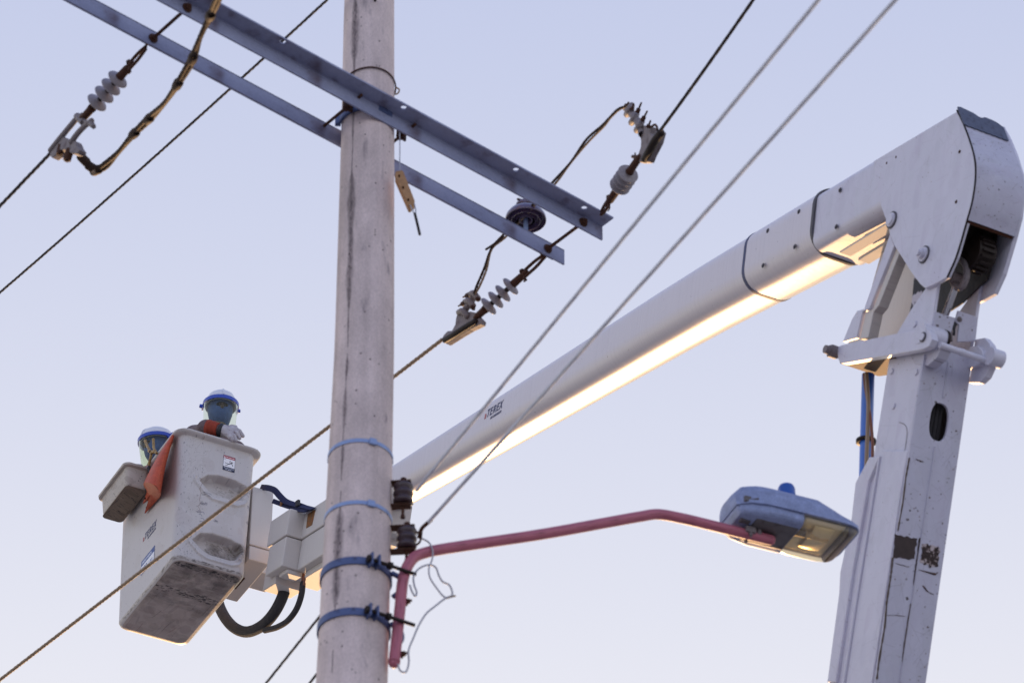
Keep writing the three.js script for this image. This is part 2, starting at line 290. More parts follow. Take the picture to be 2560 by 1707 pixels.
// ---------------------------------------------------------------- concrete pole
const FD = 12.5;                                            // metres from the camera to the pole, along the ground
const poleZ = plane(V(0, 0, -FD), V(0, 0, 1));
const poleKeys = [[847.5, 0, 115], [844.5, 300, 122], [836.5, 800, 137], [818.5, 1300, 157], [807.5, 1568, 165]].map(([u, v, w]) => { const p = on(poleZ, px('W', u, v)); const d = proj(p)[2]; return [p.x, p.y, w / 2 / 8000 * d]; });
poleKeys.reverse();
function poleAt(y) {
  const k = poleKeys, n = k.length; let i = 0; while (i < n - 2 && y > k[i + 1][1]) i++;
  const A = k[i], B = k[i + 1]; let t = (y - A[1]) / (B[1] - A[1]);
  if (y < k[0][1]) { const d = k[0][1] - y; return { x: k[0][0] - .004 * d, r: k[0][2] + .011 * d }; }
  if (y > k[n - 1][1]) { const d = y - k[n - 1][1]; return { x: k[n - 1][0], r: k[n - 1][2] - .012 * d }; }
  return { x: A[0] + (B[0] - A[0]) * t, r: A[2] + (B[2] - A[2]) * t };
}
const poleC = (y) => V(poleAt(y).x, y, -FD), poleR = (y) => poleAt(y).r;
const ringAt = (uv) => { let y = 10; for (let i = 0; i < 4; i++) y = on(plane(V(0, 0, -FD + poleR(y)), V(0, 0, 1)), uv).y; return y; };
{
  const rings = [], top = poleKeys[4][1] + 1.6;
  for (let y = -.3; y <= top + .001; y += (top + .3) / 60) { const c = poleC(y), r = poleR(y), ring = []; for (let k = 0; k < 48; k++) { const a = k / 48 * 2 * Math.PI; ring.push(V(c.x + r * Math.cos(a), y, c.z + r * Math.sin(a))); } rings.push(ring); }
  const g = loft(rings, { crease: .9, uv: (i, k, al, s, p) => [k / 48, p.y / 6.2] });
  const t = thing('concrete_pole', 'thick round grey concrete utility pole with a dark mould seam', 'utility pole', V(poleC(0).x, 0, -FD));
  part(t, 'shaft', g, M.conc);
  const y1 = ringAt(px('I2', 600, 241)), c = poleC(y1), r = poleR(y1) + .006, pts = [];
  for (let k = 0; k < 40; k++) { const a = k / 40 * 2 * Math.PI; pts.push(V(c.x + r * Math.cos(a), y1 + .03 * Math.cos(a - 1.0), c.z + r * Math.sin(a))); }
  part(t, 'tie_wire', tube(pts, .004, 120, 8, true), M.rusty);
  part(t, 'tie_wire', tube([V(c.x + r, y1 + .015, c.z), V(c.x + r + .018, y1 - .01, c.z + .01), V(c.x + r + .012, y1 - .035, c.z + .012), V(c.x + r, y1 - .04, c.z + .01)], .004, 20, 8), M.wireGold);
}
function ringBand(y, h, th, tilt = 0) { const c = poleC(y), rings = []; const R = poleR(y) + .002; for (let k = 0; k < 64; k++) { const a = k / 64 * 2 * Math.PI; rings.push([[R, -h / 2], [R + th, -h / 2], [R + th, h / 2], [R, h / 2]].map(([r, q]) => V(c.x + r * Math.cos(a), y + q + tilt * Math.cos(a), c.z + r * Math.sin(a)))); } rings.push(rings[0]); return loft(rings, { cap0: false, cap1: false, crease: .5 }); }

// ---------------------------------------------------------------- crossarms
const c40 = Math.cos(40 * Math.PI / 180), s40 = Math.sin(40 * Math.PI / 180);
const cd = V(c40, 0, -s40), qd = V(s40, 0, c40);            // along the arms, and from the back arm to the front one
const yArm = on(poleZ, px('W', 845, 215)).y;
const arm1 = plane(off(poleC(yArm), qd, poleR(yArm) + .004), qd), arm2 = plane(off(poleC(yArm), qd, -poleR(yArm) - .004), qd);
const heel1 = on(arm1, px('W', 847, 211)), heel2 = on(arm2, px('I2', 265, 737));
heel2.y = (heel2.y + heel1.y) / 2; heel1.y = heel2.y;
const LEG = .092, TH = .009;
const along = (p) => p.clone().sub(heel1).dot(cd);
const end1 = along(on(arm1, px('W', 1381, 512))), end2 = along(on(arm2, px('N3', 1305, 1225)));
function angleBeam(heel, t0, t1, out, holes) { // heel line along cd, one leg down, one leg out along `out`
  const L = t1 - t0, f = (o, legDir, list) => {
    const sh = new THREE.Shape([new THREE.Vector2(t0, 0), new THREE.Vector2(t1, 0), new THREE.Vector2(t1, LEG), new THREE.Vector2(t0, LEG)]);
    for (const [t, q, r] of list) { const h = new THREE.Path(); h.absellipse(t, q, r, r, 0, 2 * Math.PI, true); sh.holes.push(h); }
    const g = new THREE.ExtrudeGeometry(sh, { depth: TH, bevelEnabled: false, curveSegments: 20 });
    const Z = V().crossVectors(cd, legDir);
    return g.applyMatrix4(basis(o, cd, legDir, Z));
  };
  const down = V(0, -1, 0);
  // leg down: thickness on the side of `out`; leg out: thickness below its top face
  const zd = V().crossVectors(cd, down), g1 = f(off(heel, out, zd.dot(out) > 0 ? 0 : TH), down, holes.down || []);
  const zo = V().crossVectors(cd, out), g2 = f(off(heel, UP, zo.y > 0 ? -TH : 0, out, TH * 0 + .0), out, holes.out || []);
  return boxUV(merge([g1.translate(0, -.0005, 0), g2]));
}
const under1 = plane(off(heel1, UP, -TH), V(0, 1, 0));
const holes1 = [[659, 88], [930, 245], [1185, 390], [1342, 478]].map(([u, v]) => { const p = on(under1, px('W', u, v)).sub(heel1); return [p.dot(cd), Math.max(.03, Math.min(.07, p.dot(qd))), .0145]; });
const rodR = along(on(arm2, px('N3', 1015, 1165))), rodL = along(on(arm2, px('I1', 1065, 285)));
const dAlong = (t) => off(heel1, cd, t);
{
  const t1 = thing('crossarm', 'galvanised angle steel crossarm across the front of the pole, with punched holes', 'crossarm', off(heel1, UP, -LEG), 'steel crossarms clamped to the pole');
  part(t1, 'angle_beam', angleBeam(heel1, -end1 * 1.02, end1, qd, { out: holes1 }), M.galvSky);
  const t2 = thing('crossarm', 'galvanised angle steel crossarm behind the pole, carrying the bell insulator', 'crossarm', off(heel2, UP, -LEG), 'steel crossarms clamped to the pole');
  const H2 = heel2;
  part(t2, 'angle_beam', angleBeam(H2, -end1 * 1.12, end2 - along(H2), qd.clone().negate(), {}), M.galvSky);
  for (const [t, len, lab] of [[rodR, .06, 'right'], [rodL, .06, 'left']]) { // tie rods between the arms
    const p2 = off(heel2, cd, t - along(heel2), UP, -.052), a = off(p2, qd, -.05), b = off(p2, qd, (poleR(yArm) + .004) * 2 + .035);
    const o = thing('tie_rod', lab === 'right' ? 'rusty threaded rod between the two crossarms near their far ends' : 'rusty threaded rod between the two crossarms at upper left', 'tie rod', p2, 'rods tying the crossarms together');
    part(o, 'rod', cyl(a, b, .0085, .0085, 12), M.rusty);
    part(o, 'nut', bolt(off(p2, qd, .002), qd, .017, .018), M.rusty); part(o, 'nut', bolt(off(p2, qd, -.012), qd.clone().negate(), .017, .018), M.rusty);
    const e = off(p2, qd, (poleR(yArm) + .004) * 2); part(o, 'nut', bolt(off(e, qd, .011), qd, .017, .018), M.rusty);
  }
}
{ // the clamp that holds both arms to the pole
  const y = ringAt(px('I2', 480, 520)), c = poleC(y), R = poleR(y) + .004;
  const t = thing('crossarm_clamp', 'dark curved saddle clamp round the pole under the front crossarm', 'pole clamp', V(c.x, y, c.z));
  const rings = []; for (let k = 0; k <= 28; k++) { const a = (5 + 170 * k / 28) * Math.PI / 180, fl = Math.abs(k - 14) > 12 ? .015 : 0; rings.push([[R, -.022], [R + .012 + fl, -.022], [R + .012 + fl, .022], [R, .022]].map(([r, q]) => V(c.x + r * Math.cos(a), y + q + .012, c.z + r * Math.sin(a)))); }
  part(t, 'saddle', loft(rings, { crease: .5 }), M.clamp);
  for (const s of [-1, 1]) {
    const p = off(V(c.x, y, c.z), cd, s * (R + .032)), a = off(p, qd, R + .03), b = off(p, qd, -R - .05);
    part(t, 'bolt', cyl(a, b, .008, .008, 10), M.rusty);
    for (const q of [R * .55, R * .25, -R - .03]) part(t, 'nut', cyl(off(p, qd, q), off(p, qd, q + .016), .019, .019, 6), M.rusty);
    part(t, 'lug', box(off(p, qd, R * .4), cd, UP, qd, .055, .045, .012, .003), M.rusty);
  }
}
{ // hanging tan link
  const pl = plane(V(0, 0, -FD + .14), V(0, 0, 1)), I = (x, y) => px('I2', x, y);
  const top = on(pl, I(722, 975));
  const t = thing('hanging_link', 'tan drilled block hanging on a wire at the right of the pole', 'insulating link', top);
  const hole = (x, y) => { const o = []; for (let k = 0; k < 14; k++) { const a = k / 14 * 6.283; o.push(I(x + 15 * Math.cos(a), y + 17 * Math.sin(a))); } return o; };
  part(t, 'block', traced([I(690, 988), I(735, 978), I(750, 990), I(833, 1205), I(828, 1222), I(795, 1250), I(783, 1244), I(684, 1020)], pl, .045, .004, [hole(716, 1025), hole(746, 1112), hole(785, 1205)]), M.tan);
  part(t, 'core', traced([I(700, 1000), I(735, 995), I(815, 1205), I(795, 1232)], plane(off(pl.P, pl.N, -.02), pl.N), .01, .001), M.darkIron);
  part(t, 'hanging_wire', tube([on(pl, I(720, 700)), on(pl, I(722, 800)), on(pl, I(721, 900)), on(pl, I(722, 990))], .0028, 20, 6), M.wireThin);
  part(t, 'hanging_wire', tube([on(pl, I(800, 1245)), on(pl, I(818, 1285)), on(pl, I(838, 1320))], .003, 12, 6), M.wireThin);
  part(t, 'hanging_wire', tube([on(pl, I(832, 1235)), on(pl, I(842, 1290)), on(pl, I(840, 1320))], .003, 12, 6), M.wireThin);
  part(t, 'tail', capTube([on(pl, I(835, 1310)), on(pl, I(850, 1370)), on(pl, I(872, 1465))], .0065, 20, 8), M.darkIron);
}

// ---------------------------------------------------------------- strain insulators and dead-end clamps
function strain(label, s, e, shedT, capT) { // s at the crossarm, e at the clamp
  const d = e.clone().sub(s), L = d.length(); d.normalize();
  const t = thing('strain_insulator', label, 'insulator', s, 'strain insulators with four grey sheds'), A = (f) => off(s, d, L * f);
  const side = V().crossVectors(d, UP).normalize(), up = V().crossVectors(side, d);
  // shackle
  const k = capT[0], pin = A(k - .03);
  for (const q of [-1, 1]) part(t, 'shackle_arm', tube([off(s, up, q * .008), off(A(k * .4), up, q * .020), off(A(k * .85), up, q * .020), off(pin, up, q * .02)], .0085, 14, 8), M.rusty);
  part(t, 'shackle_pin', merge([cyl(off(pin, up, -.036), off(pin, up, .034), .008, .008, 10), cyl(off(pin, up, .022), off(pin, up, .034), .015, .015, 6), tube([off(pin, up, -.036), off(pin, up, -.045, d, .012), off(pin, up, -.05, d, -.01)], .003, 8, 5)]), M.rusty);
  part(t, 'end_fitting', lathe([[0, -.045], [.012, -.045], [.014, -.01], [.019, 0], [.021, L * (capT[1] - capT[0])], [.024, L * (capT[1] - capT[0]) + .012], [0, L * (capT[1] - capT[0]) + .012]], A(capT[0]), d, 16), M.rusty);
  part(t, 'end_fitting', lathe([[0, 0], [.022, 0], [.019, .02], [.018, L * (1 - capT[2])], [.012, L * (1 - capT[2]) + .02], [0, L * (1 - capT[2]) + .02]], A(capT[2]), d, 16), M.rusty);
  part(t, 'core', cyl(A(capT[1]), A(capT[2]), .013, .013, 14), M.darkIron);
  for (const f of shedT) part(t, 'shed', lathe([[.013, -.020], [.022, -.013], [.050, -.003], [.053, .002], [.050, .005], [.022, .009], [.013, .016]], A(f), d, 32), M.shed);
  return t;
}
const dpt = (p) => proj(p)[2];
const sA = off(heel1, cd, rodR + .02, UP, -.06, qd, .05);
// upper right, towards the camera
const uR0 = at(px('N3', 1930, 430), dpt(sA)), uR1 = at(px('N1', 660, 1130), dpt(sA) - .36);
strain('four shed strain insulator at the far end of the front crossarm', uR0, uR1, [.50, .575, .645, .72], [.24, .46, .76]);
// lower right, behind the back arm
const sB = off(heel2, cd, rodR, UP, -.06, qd, -.03), lR0 = at(px('N2', 1850, -15), dpt(sB)), lR1 = at(px('N2', 740, 985), dpt(sB) + .15);
strain('four shed strain insulator hanging below the end of the back crossarm', lR0, lR1, [.505, .62, .725, .83], [.35, .48, .875]);
// left
const sC = off(heel2, cd, rodL, UP, -.06, qd, -.03), lL0 = at(px('N4', 1150, 80), dpt(sC)), lL1 = at(px('N4', 455, 860), dpt(sC) + .24);
strain('four shed strain insulator at upper left below the crossarms', lL0, lL1, [.44, .545, .65, .765], [.29, .41, .84]);

function vplane(p, dir) { let n = V().crossVectors(dir, UP).normalize(); if (n.dot(camera.position.clone().sub(p)) < 0) n.negate(); return plane(p, n); }
const level = (a, dy, k, x, y) => on(plane(off(a, UP, dy), UP), px(k, x, y));                                           // where the upper right conductor leaves the picture
const uClampEnd = at(px('N1', 1035, 650), dpt(uR1) - .32), uw1 = level(uClampEnd, -.03, 'W', 1722, 0);
const lClampEnd = at(px('N2', 165, 1365), dpt(lR1) + .22), lw1 = level(lClampEnd, -.06, 'W', -10, 1568);
const llClampEnd = at(px('N4', 100, 1240), dpt(lL1) + .18), llw1 = level(llClampEnd, -.02, 'W', -10, 482);
{
  const pl = vplane(uR1, V(.35, 0, .94)), N = (x, y) => px('N1', x, y), P = (x, y, o = 0) => on(plane(off(pl.P, pl.N, o), pl.N), N(x, y));
  const t = thing('dead_end_clamp', 'curved grey dead end clamp with a row of upright bolts', 'wire clamp', P(640, 1170), 'dead end clamps on the conductors');
  part(t, 'body', traced([N(640, 1190), N(600, 1110), N(655, 1040), N(690, 940), N(695, 830), N(672, 730), N(640, 690), N(680, 620), N(730, 560), N(800, 575), N(872, 590), N(850, 690), N(885, 742), N(935, 700), N(950, 655), N(1000, 660), N(950, 850), N(840, 1060), N(790, 1180), N(720, 1190)], pl, .03, .006), M.castDull);
  part(t, 'keeper', merge([capTube([P(770, 1140, .0), P(850, 990, .008), P(940, 830, .008), P(1040, 700, .004)], .020, 24, 12)]), M.darkIron);
  part(t, 'eye', tube([P(885, 590), P(935, 555), P(970, 590), P(985, 650)], .006, 16, 8), M.rusty);
  part(t, 'jumper_channel', tube([P(450, 270), P(530, 350), P(620, 470), P(690, 600), P(720, 720)], .019, 30, 10), M.castDull);
  for (const [bx, by, tx, ty] of [[480, 380, 440, 250], [560, 520, 520, 380], [650, 650, 620, 500]]) part(t, 'saddle', merge([capTube([P(bx - 20, by, .0), P(bx + 25, by - 70, .014), P(bx + 60, by - 150, 0)], .017, 14, 10)]), M.castDull);
  for (const [x0, y0, x1, y1] of [[440, 250, 490, 175], [545, 300, 578, 190], [640, 340, 708, 180], [725, 480, 808, 325], [820, 600, 865, 485]]) part(t, 'bolt', merge([cyl(P(x0, y0, .01), P((x0 * 2 + x1) / 3, (y0 * 2 + y1) / 3, .01), .013, .012, 6), cyl(P(x0, y0, .01), P(x1, y1, .01), .0055, .0045, 8)]), M.rusty);
  part(t, 'pin', merge([cyl(P(560, 1100), P(660, 1105), .009, .009, 8), cyl(P(600, 1040), P(610, 1110), .004, .004, 6)]), M.rusty);
}
{
  const pl = vplane(lR1, V(.6, 0, .8)), N = (x, y) => px('N2', x, y), P = (x, y, o = 0) => on(plane(off(pl.P, pl.N, o), pl.N), N(x, y));
  const t = thing('dead_end_clamp', 'grey dead end clamp with two spiked bolts left of the lower insulator', 'wire clamp', P(720, 980), 'dead end clamps on the conductors');
  part(t, 'body', traced([N(150, 1350), N(190, 1280), N(250, 1220), N(320, 1212), N(370, 1120), N(385, 1010), N(415, 915), N(480, 885), N(560, 905), N(620, 900), N(685, 915), N(725, 965), N(795, 1040), N(780, 1105), N(600, 1190), N(430, 1290), N(215, 1425), N(205, 1375)], pl, .026, .006), M.castDull);
  part(t, 'keeper', capTube([P(215, 1375, .006), P(350, 1290, .014), P(520, 1180, .014), P(700, 1070, .01)], .016, 24, 10), M.darkIron);
  part(t, 'jumper_channel', tube([P(490, 960), P(560, 850), P(640, 740), P(690, 620)], .018, 30, 10), M.castDull);
  for (const [bx, by] of [[600, 770], [680, 650], [500, 940]]) part(t, 'saddle', capTube([P(bx - 60, by - 20), P(bx, by - 40, .02), P(bx + 70, by + 40, .006)], .016, 14, 10), M.castDull);
  for (const [x0, y0, x1, y1] of [[610, 630, 505, 672], [540, 760, 430, 818], [660, 830, 690, 880], [740, 700, 780, 720]]) part(t, 'bolt', merge([cyl(P(x0, y0, .01), P((x0 + x1) / 2, (y0 + y1) / 2, .01), .014, .012, 6), cyl(P(x0, y0, .01), P(x1, y1, .01), .006, .004, 8)]), M.rusty);
}
{
  const pl = vplane(lL1, V(.6, 0, .8)), N = (x, y) => px('N4', x, y), P = (x, y, o = 0) => on(plane(off(pl.P, pl.N, o), pl.N), N(x, y));
  const t = thing('dead_end_clamp', 'forked dead end clamp with hanging square bolts at far upper left', 'wire clamp', P(455, 870), 'dead end clamps on the conductors');
  part(t, 'fork_arm', merge([capTube([P(455, 820), P(400, 850), P(330, 930), P(230, 1050), P(110, 1200)], .014, 30, 10), cyl(P(470, 900), P(400, 830), .018, .018, 10)]), M.castDull);
  part(t, 'fork_arm', merge([capTube([P(555, 880), P(500, 920), P(410, 1010), P(335, 1110)], .014, 30, 10), cyl(P(470, 880), P(575, 935), .010, .010, 8), cyl(P(545, 905), P(580, 945), .016, .012, 6)]), M.castDull);
  part(t, 'body', traced([N(85, 1200), N(120, 1150), N(240, 1045), N(290, 1075), N(372, 1095), N(395, 1150), N(425, 1195), N(395, 1235), N(340, 1235), N(255, 1190), N(190, 1195), N(165, 1245), N(120, 1280), N(90, 1255)], pl, .03, .006), M.castDull);
  for (const [x0, y0, x1, y1, r] of [[225, 1150, 205, 1245, .018], [325, 1190, 285, 1310, .022]]) part(t, 'bolt', merge([cyl(P(x0, y0, -.01), P(x1, y1, -.01), r, r, 6), cyl(P(x1, y1, -.01), P(x1 * 1.12 - x0 * .12, y1 * 1.12 - y0 * .12, -.01), r * .5, r * .5, 8)]), M.rusty);
}
// ---------------------------------------------------------------- conductors and jumpers
const ext = (a, b, f) => off(a, b.clone().sub(a), f);
function runOn(pts, g, r) { // the line goes on to the next pole, out of sight
  const n = pts.length, a = pts[n - 1], d = a.clone().sub(pts[n - 2]); d.normalize();
  return merge([g, tube([0, 5, 15, 30, 45].map((t) => { const q = off(a, d, t); q.y -= .0006 * t * (45 - t); return q; }), r * .92, 24, 8)]);
}
const line = (pts, r, ...o) => runOn(pts, strand(pts, r, ...o), r);
solo('conductor', line(span(uClampEnd, ext(uClampEnd, uw1, 2.2), .03, 24), .0085, 6, .11, .2, .03), M.wireBrown, 'stranded conductor rising from the bolted clamp to the top edge', 'power line', uClampEnd, 'power lines');
solo('conductor', line(span(lClampEnd, ext(lClampEnd, lw1, 1.5), .0, 24), .0115, 3, .105, .34, .014), M.wireGold, 'twisted golden brown conductor passing in front of the bucket', 'power line', lClampEnd, 'power lines');
solo('conductor', line(span(llClampEnd, ext(llClampEnd, llw1, 2), .0, 16), .0095, 3, .11, .3, .02), M.wireBrown, 'stranded conductor from the forked clamp to the left edge', 'power line', llClampEnd, 'power lines');
{ const a = at(px('W', 760, -9), 16.9), b = at(px('W', -10, 679), 19.25), m = (f) => { const p = lerp(a, b, f); p.y -= .05 * 4 * f * (1 - f) * .4; return p; };
  const pts = []; for (let i = -3; i <= 20; i++) pts.push(m(i / 16)); pts[0] = V(poleC(pts[0].y).x, pts[0].y, -FD - .1);
  solo('conductor', line(pts, .0078, 3, .11, .3, .02), M.wireBrown, 'thin conductor running behind both crossarms down to the left edge', 'power line', a, 'power lines'); }
const spoolPl = plane(V(0, 0, -FD + .02), V(0, 0, 1)), spool1 = on(spoolPl, px('S', 558, 432)), spool2 = on(spoolPl, px('S', 580, 706)), ds = dpt(spool2);
const w2a = at(px('S', 640, 405), dpt(spool1) - .05), w2b = level(w2a, .0, 'W', 1880, 0), w3a = at(px('S', 712, 602), ds - .06), w3b = level(w3a, .0, 'W', 2057, 0);
solo('service_wire', line(span(w2a, ext(w2a, w2b, 1.6), 0, 20), .0082, 6, .2, .03, .04), M.wireGrey, 'grey service wire from the upper spool up to the top edge', 'service wire', w2a, 'service wires on the spools');
{ const t = thing('service_wire', 'grey service wire from the lower spool up to the top edge', 'service wire', w3a, 'service wires on the spools');
  part(t, 'cable', line(span(w3a, ext(w3a, w3b, 1.6), 0, 20), .0082, 6, .2, .03, .04), M.wireGrey);
  part(t, 'grip', capTube([at(px('S', 655, 690), ds - .04), at(px('S', 672, 640), ds - .06), at(px('S', 710, 603), ds - .06), at(px('S', 728, 588), ds - .07)], .009, 16, 8), M.rusty);
  part(t, 'loop', tube([at(px('S', 640, 660), ds - .04), at(px('S', 665, 670), ds - .06), at(px('S', 672, 640), ds - .06), at(px('S', 660, 720), ds - .04), at(px('S', 630, 745), ds - .02)], .005, 20, 8), M.rusty); }
for (const [u0, v0, u1, v1, lab] of [[727, 1424, 600, 1582, 'dark service wire leaving the pole to the lower left'], [745, 1525, 700, 1582, 'dark service wire just entering at the foot of the pole']]) {
  const a = at(px('W', u0 + 120, v0 - 149), 15.0), b = level(a, -.02, 'W', u1, v1);
  solo('service_wire', line(span(a, ext(a, b, 2), 0, 10), .0065, 3, .14, .2, .03), M.wireBrown, lab, 'service wire', a, 'service wires on the spools');
}
{ // left jumper: two cables bound together
  const q = [['N4', 395, 1200, 0], ['N4', 470, 1300, .02], ['N4', 560, 1390, .04], ['N4', 608, 1420, .04], ['N4', 680, 1385, 0], ['N4', 850, 1220, -.15], ['N4', 1020, 1020, -.35], ['N4', 1180, 860, -.5], ['I1', 1150, 720, -.7], ['I1', 1240, 590, -.9], ['I1', 1345, 410, -1.1], ['I1', 1400, 260, -1.25], ['I1', 1470, 110, -1.4], ['I1', 1515, 10, -1.55], ['I1', 1560, -90, -1.7]];
  const d0 = dpt(llClampEnd) - .05, C = (o) => q.map(([k, x, y, z], i) => { const w = i < 4 ? .2 : 1 + .9 * Math.sin(i * 2.1); return at(px(k, x + o * w * (k === 'I1' ? .65 : 1), y + o * w * .8 * (k === 'I1' ? .65 : 1)), d0 + z + o * .001); });
  const t = thing('jumper_cable', 'thick twin jumper cable dropping in a sharp bend at upper left', 'jumper cable', at(px('N4', 608, 1420), d0));
  part(t, 'cable', strand(C(-9), .0125, 5, .16, .22, .012), M.jumper); part(t, 'cable', strand(C(10), .0115, 5, .18, .22, .012), M.jumper);
  for (const i of [1, 2, 3, 6, 7, 9, 10, 12]) { const p = C(0)[i], n = C(0)[Math.min(i + 1, q.length - 1)].clone().sub(p).normalize(); part(t, 'binding', lathe([[.019, -.03], [.022, -.02], [.023, .02], [.019, .03]], p, n, 12), M.jumper); }
  part(t, 'spur', capTube([C(0)[3], at(px('N4', 575, 1440), d0), at(px('N4', 585, 1455), d0)], .009, 8, 8), M.wireGold);
}
{ // right jumper: upper clamp, over the bell insulator, down to the lower clamp
  const q = [['N1', 450, 245, 0], ['N1', 330, 290, .05], ['N1', 180, 430, .15], ['I3', 990, 215, .25], ['I3', 900, 300, .45], ['I3', 800, 430, .7], ['I3', 710, 540, .9], ['I3', 600, 660, 1.1], ['I3', 500, 770, 1.25], ['I3', 410, 860, 1.35], ['I3', 345, 925, 1.38], ['I3', 305, 1050, 1.42], ['I3', 255, 1165, 1.45], ['N2', 690, 620, 1.46]];
  const dE = dpt(lR1) + .05, d0 = dpt(uR1) - .2, f = (dE - d0) / 1.46, C = (o) => q.map(([k, x, y, z], i) => { const w = Math.abs(Math.sin(i * 1.9)); return at(px(k, x + o * w, y + o * w * .8), d0 + z * f); });
  const t = thing('jumper_cable', 'twisted jumper cable looping from the bolted clamp over the bell insulator', 'jumper cable', C(0)[6]);
  part(t, 'cable', strand(C(-7), .0072, 4, .1, .25, .01), M.jumper); part(t, 'cable', strand(C(7), .0065, 4, .1, .25, .01), M.wireGold);
  part(t, 'spur', capTube([C(0)[9], at(px('I3', 350, 905), d0 + 1.36 * f), at(px('I3', 312, 930), d0 + 1.36 * f)], .006, 10, 8), M.jumper);
}
{ // bell insulator on its pin
  const base = off(heel2, cd, along(on(arm2, px('N3', 745, 905))) - along(heel2), qd, -.045), c = off(at(px('N3', 748, 712), dpt(base)), UP, 0);
  c.x = base.x; c.z = base.z; c.y = base.y + .105;
  const t = thing('pin_insulator', 'brown porcelain bell insulator standing on a pin between the crossarms', 'insulator', base);
  part(t, 'bell', lathe([[.045, -.004], [.048, .0], [.05, .02], [.066, .02], [.07, -.006], [.074, -.006], [.078, .02], [.092, .02], [.098, -.004], [.102, -.002], [.103, .006], [.1, .022], [.088, .042], [.068, .058], [.052, .066], [.046, .076], [.052, .086], [.05, .1], [.036, .112], [.0, .116]], c, UP, 48), M.bell);
  part(t, 'socket', lathe([[.02, .03], [.026, .0], [.034, -.002], [.037, .01], [.034, .03]], c, UP, 24), M.bell);
  part(t, 'pin', merge([cyl(off(base, UP, -.03), off(c, UP, .05), .0125, .011, 14), cyl(off(base, UP, .001), off(base, UP, .016), .03, .024, 16), cyl(off(base, UP, -.028), off(base, UP, -.011), .02, .02, 6)]), M.galvBright);
  part(t, 'wire_tie', merge([tube([off(c, UP, .078, cd, .05), off(c, UP, .08, qd, .05), off(c, UP, .082, cd, -.05), off(c, UP, .08, qd, -.05)], .005, 40, 6, true), capTube([off(c, UP, .11, cd, -.05), off(c, UP, .122), off(c, UP, .112, cd, .05, qd, .02)], .007, 16, 6)]), M.rusty);
}

// ---------------------------------------------------------------- spool racks and pole bands
function spoolRack(P, bandUV, label, blab) {
  const t = thing('spool_insulator', label, 'insulator', P, 'spool insulators on the pole');
  part(t, 'spool', lathe([[0, -.052], [.034, -.052], [.042, -.045], [.045, -.034], [.036, -.022], [.034, -.016], [.044, -.006], [.045, .004], [.036, .016], [.037, .022], [.045, .034], [.042, .046], [.034, .052], [0, .052]], P, UP, 32), M.spool);
  const pc = poleC(P.y), dir = V(P.x - pc.x, 0, P.z - pc.z).normalize(), sd = V().crossVectors(UP, dir).normalize(), R = V(P.x - pc.x, 0, P.z - pc.z).length();
  for (const s of [-1, 1]) part(t, 'clevis_plate', box(off(P, UP, s * .062, dir, -.03), dir, UP, sd, .13, .007, .045, .002), M.rusty);
  part(t, 'clevis_back', box(off(P, dir, -.088), dir, UP, sd, .008, .13, .045, .002), M.rusty);
  { const gap = R - .092 - poleR(P.y); if (gap > .005) for (const s of [-1, 1]) part(t, 'standoff_strap', box(off(P, dir, -.09 - gap / 2, UP, s * .045), dir, UP, sd, gap + .012, .028, .008, .002), M.rusty); }
  part(t, 'pin', merge([cyl(off(P, UP, -.115), off(P, UP, .085), .007, .007, 10), cyl(off(P, UP, .068), off(P, UP, .084), .015, .015, 6), cyl(off(P, UP, -.124), off(P, UP, -.108), .011, .009, 8)]), M.rusty);
  const y = ringAt(bandUV), b = thing('pole_band', blab, 'steel band', V(poleC(y).x, y, -FD), 'thin steel bands round the pole');
  part(b, 'strap', ringBand(y, .019, .0022), M.galvBright);
  const c = poleC(y), r = poleR(y) + .008, a = 66 * Math.PI / 180; part(b, 'buckle', box(V(c.x + r * Math.cos(a), y - .002, c.z + r * Math.sin(a)), V(-Math.sin(a), 0, Math.cos(a)), UP, V(Math.cos(a), 0, Math.sin(a)), .034, .032, .012, .003), M.galvBright);
}
spoolRack(spool1, px('S', 290, 101), 'upper dark porcelain spool insulator at the right side of the pole', 'thin bright steel strap round the pole, the upper of the two');
spoolRack(spool2, px('S', 290, 480), 'lower dark porcelain spool insulator just above the red lamp arm', 'thin bright steel strap round the pole, the lower of the two');

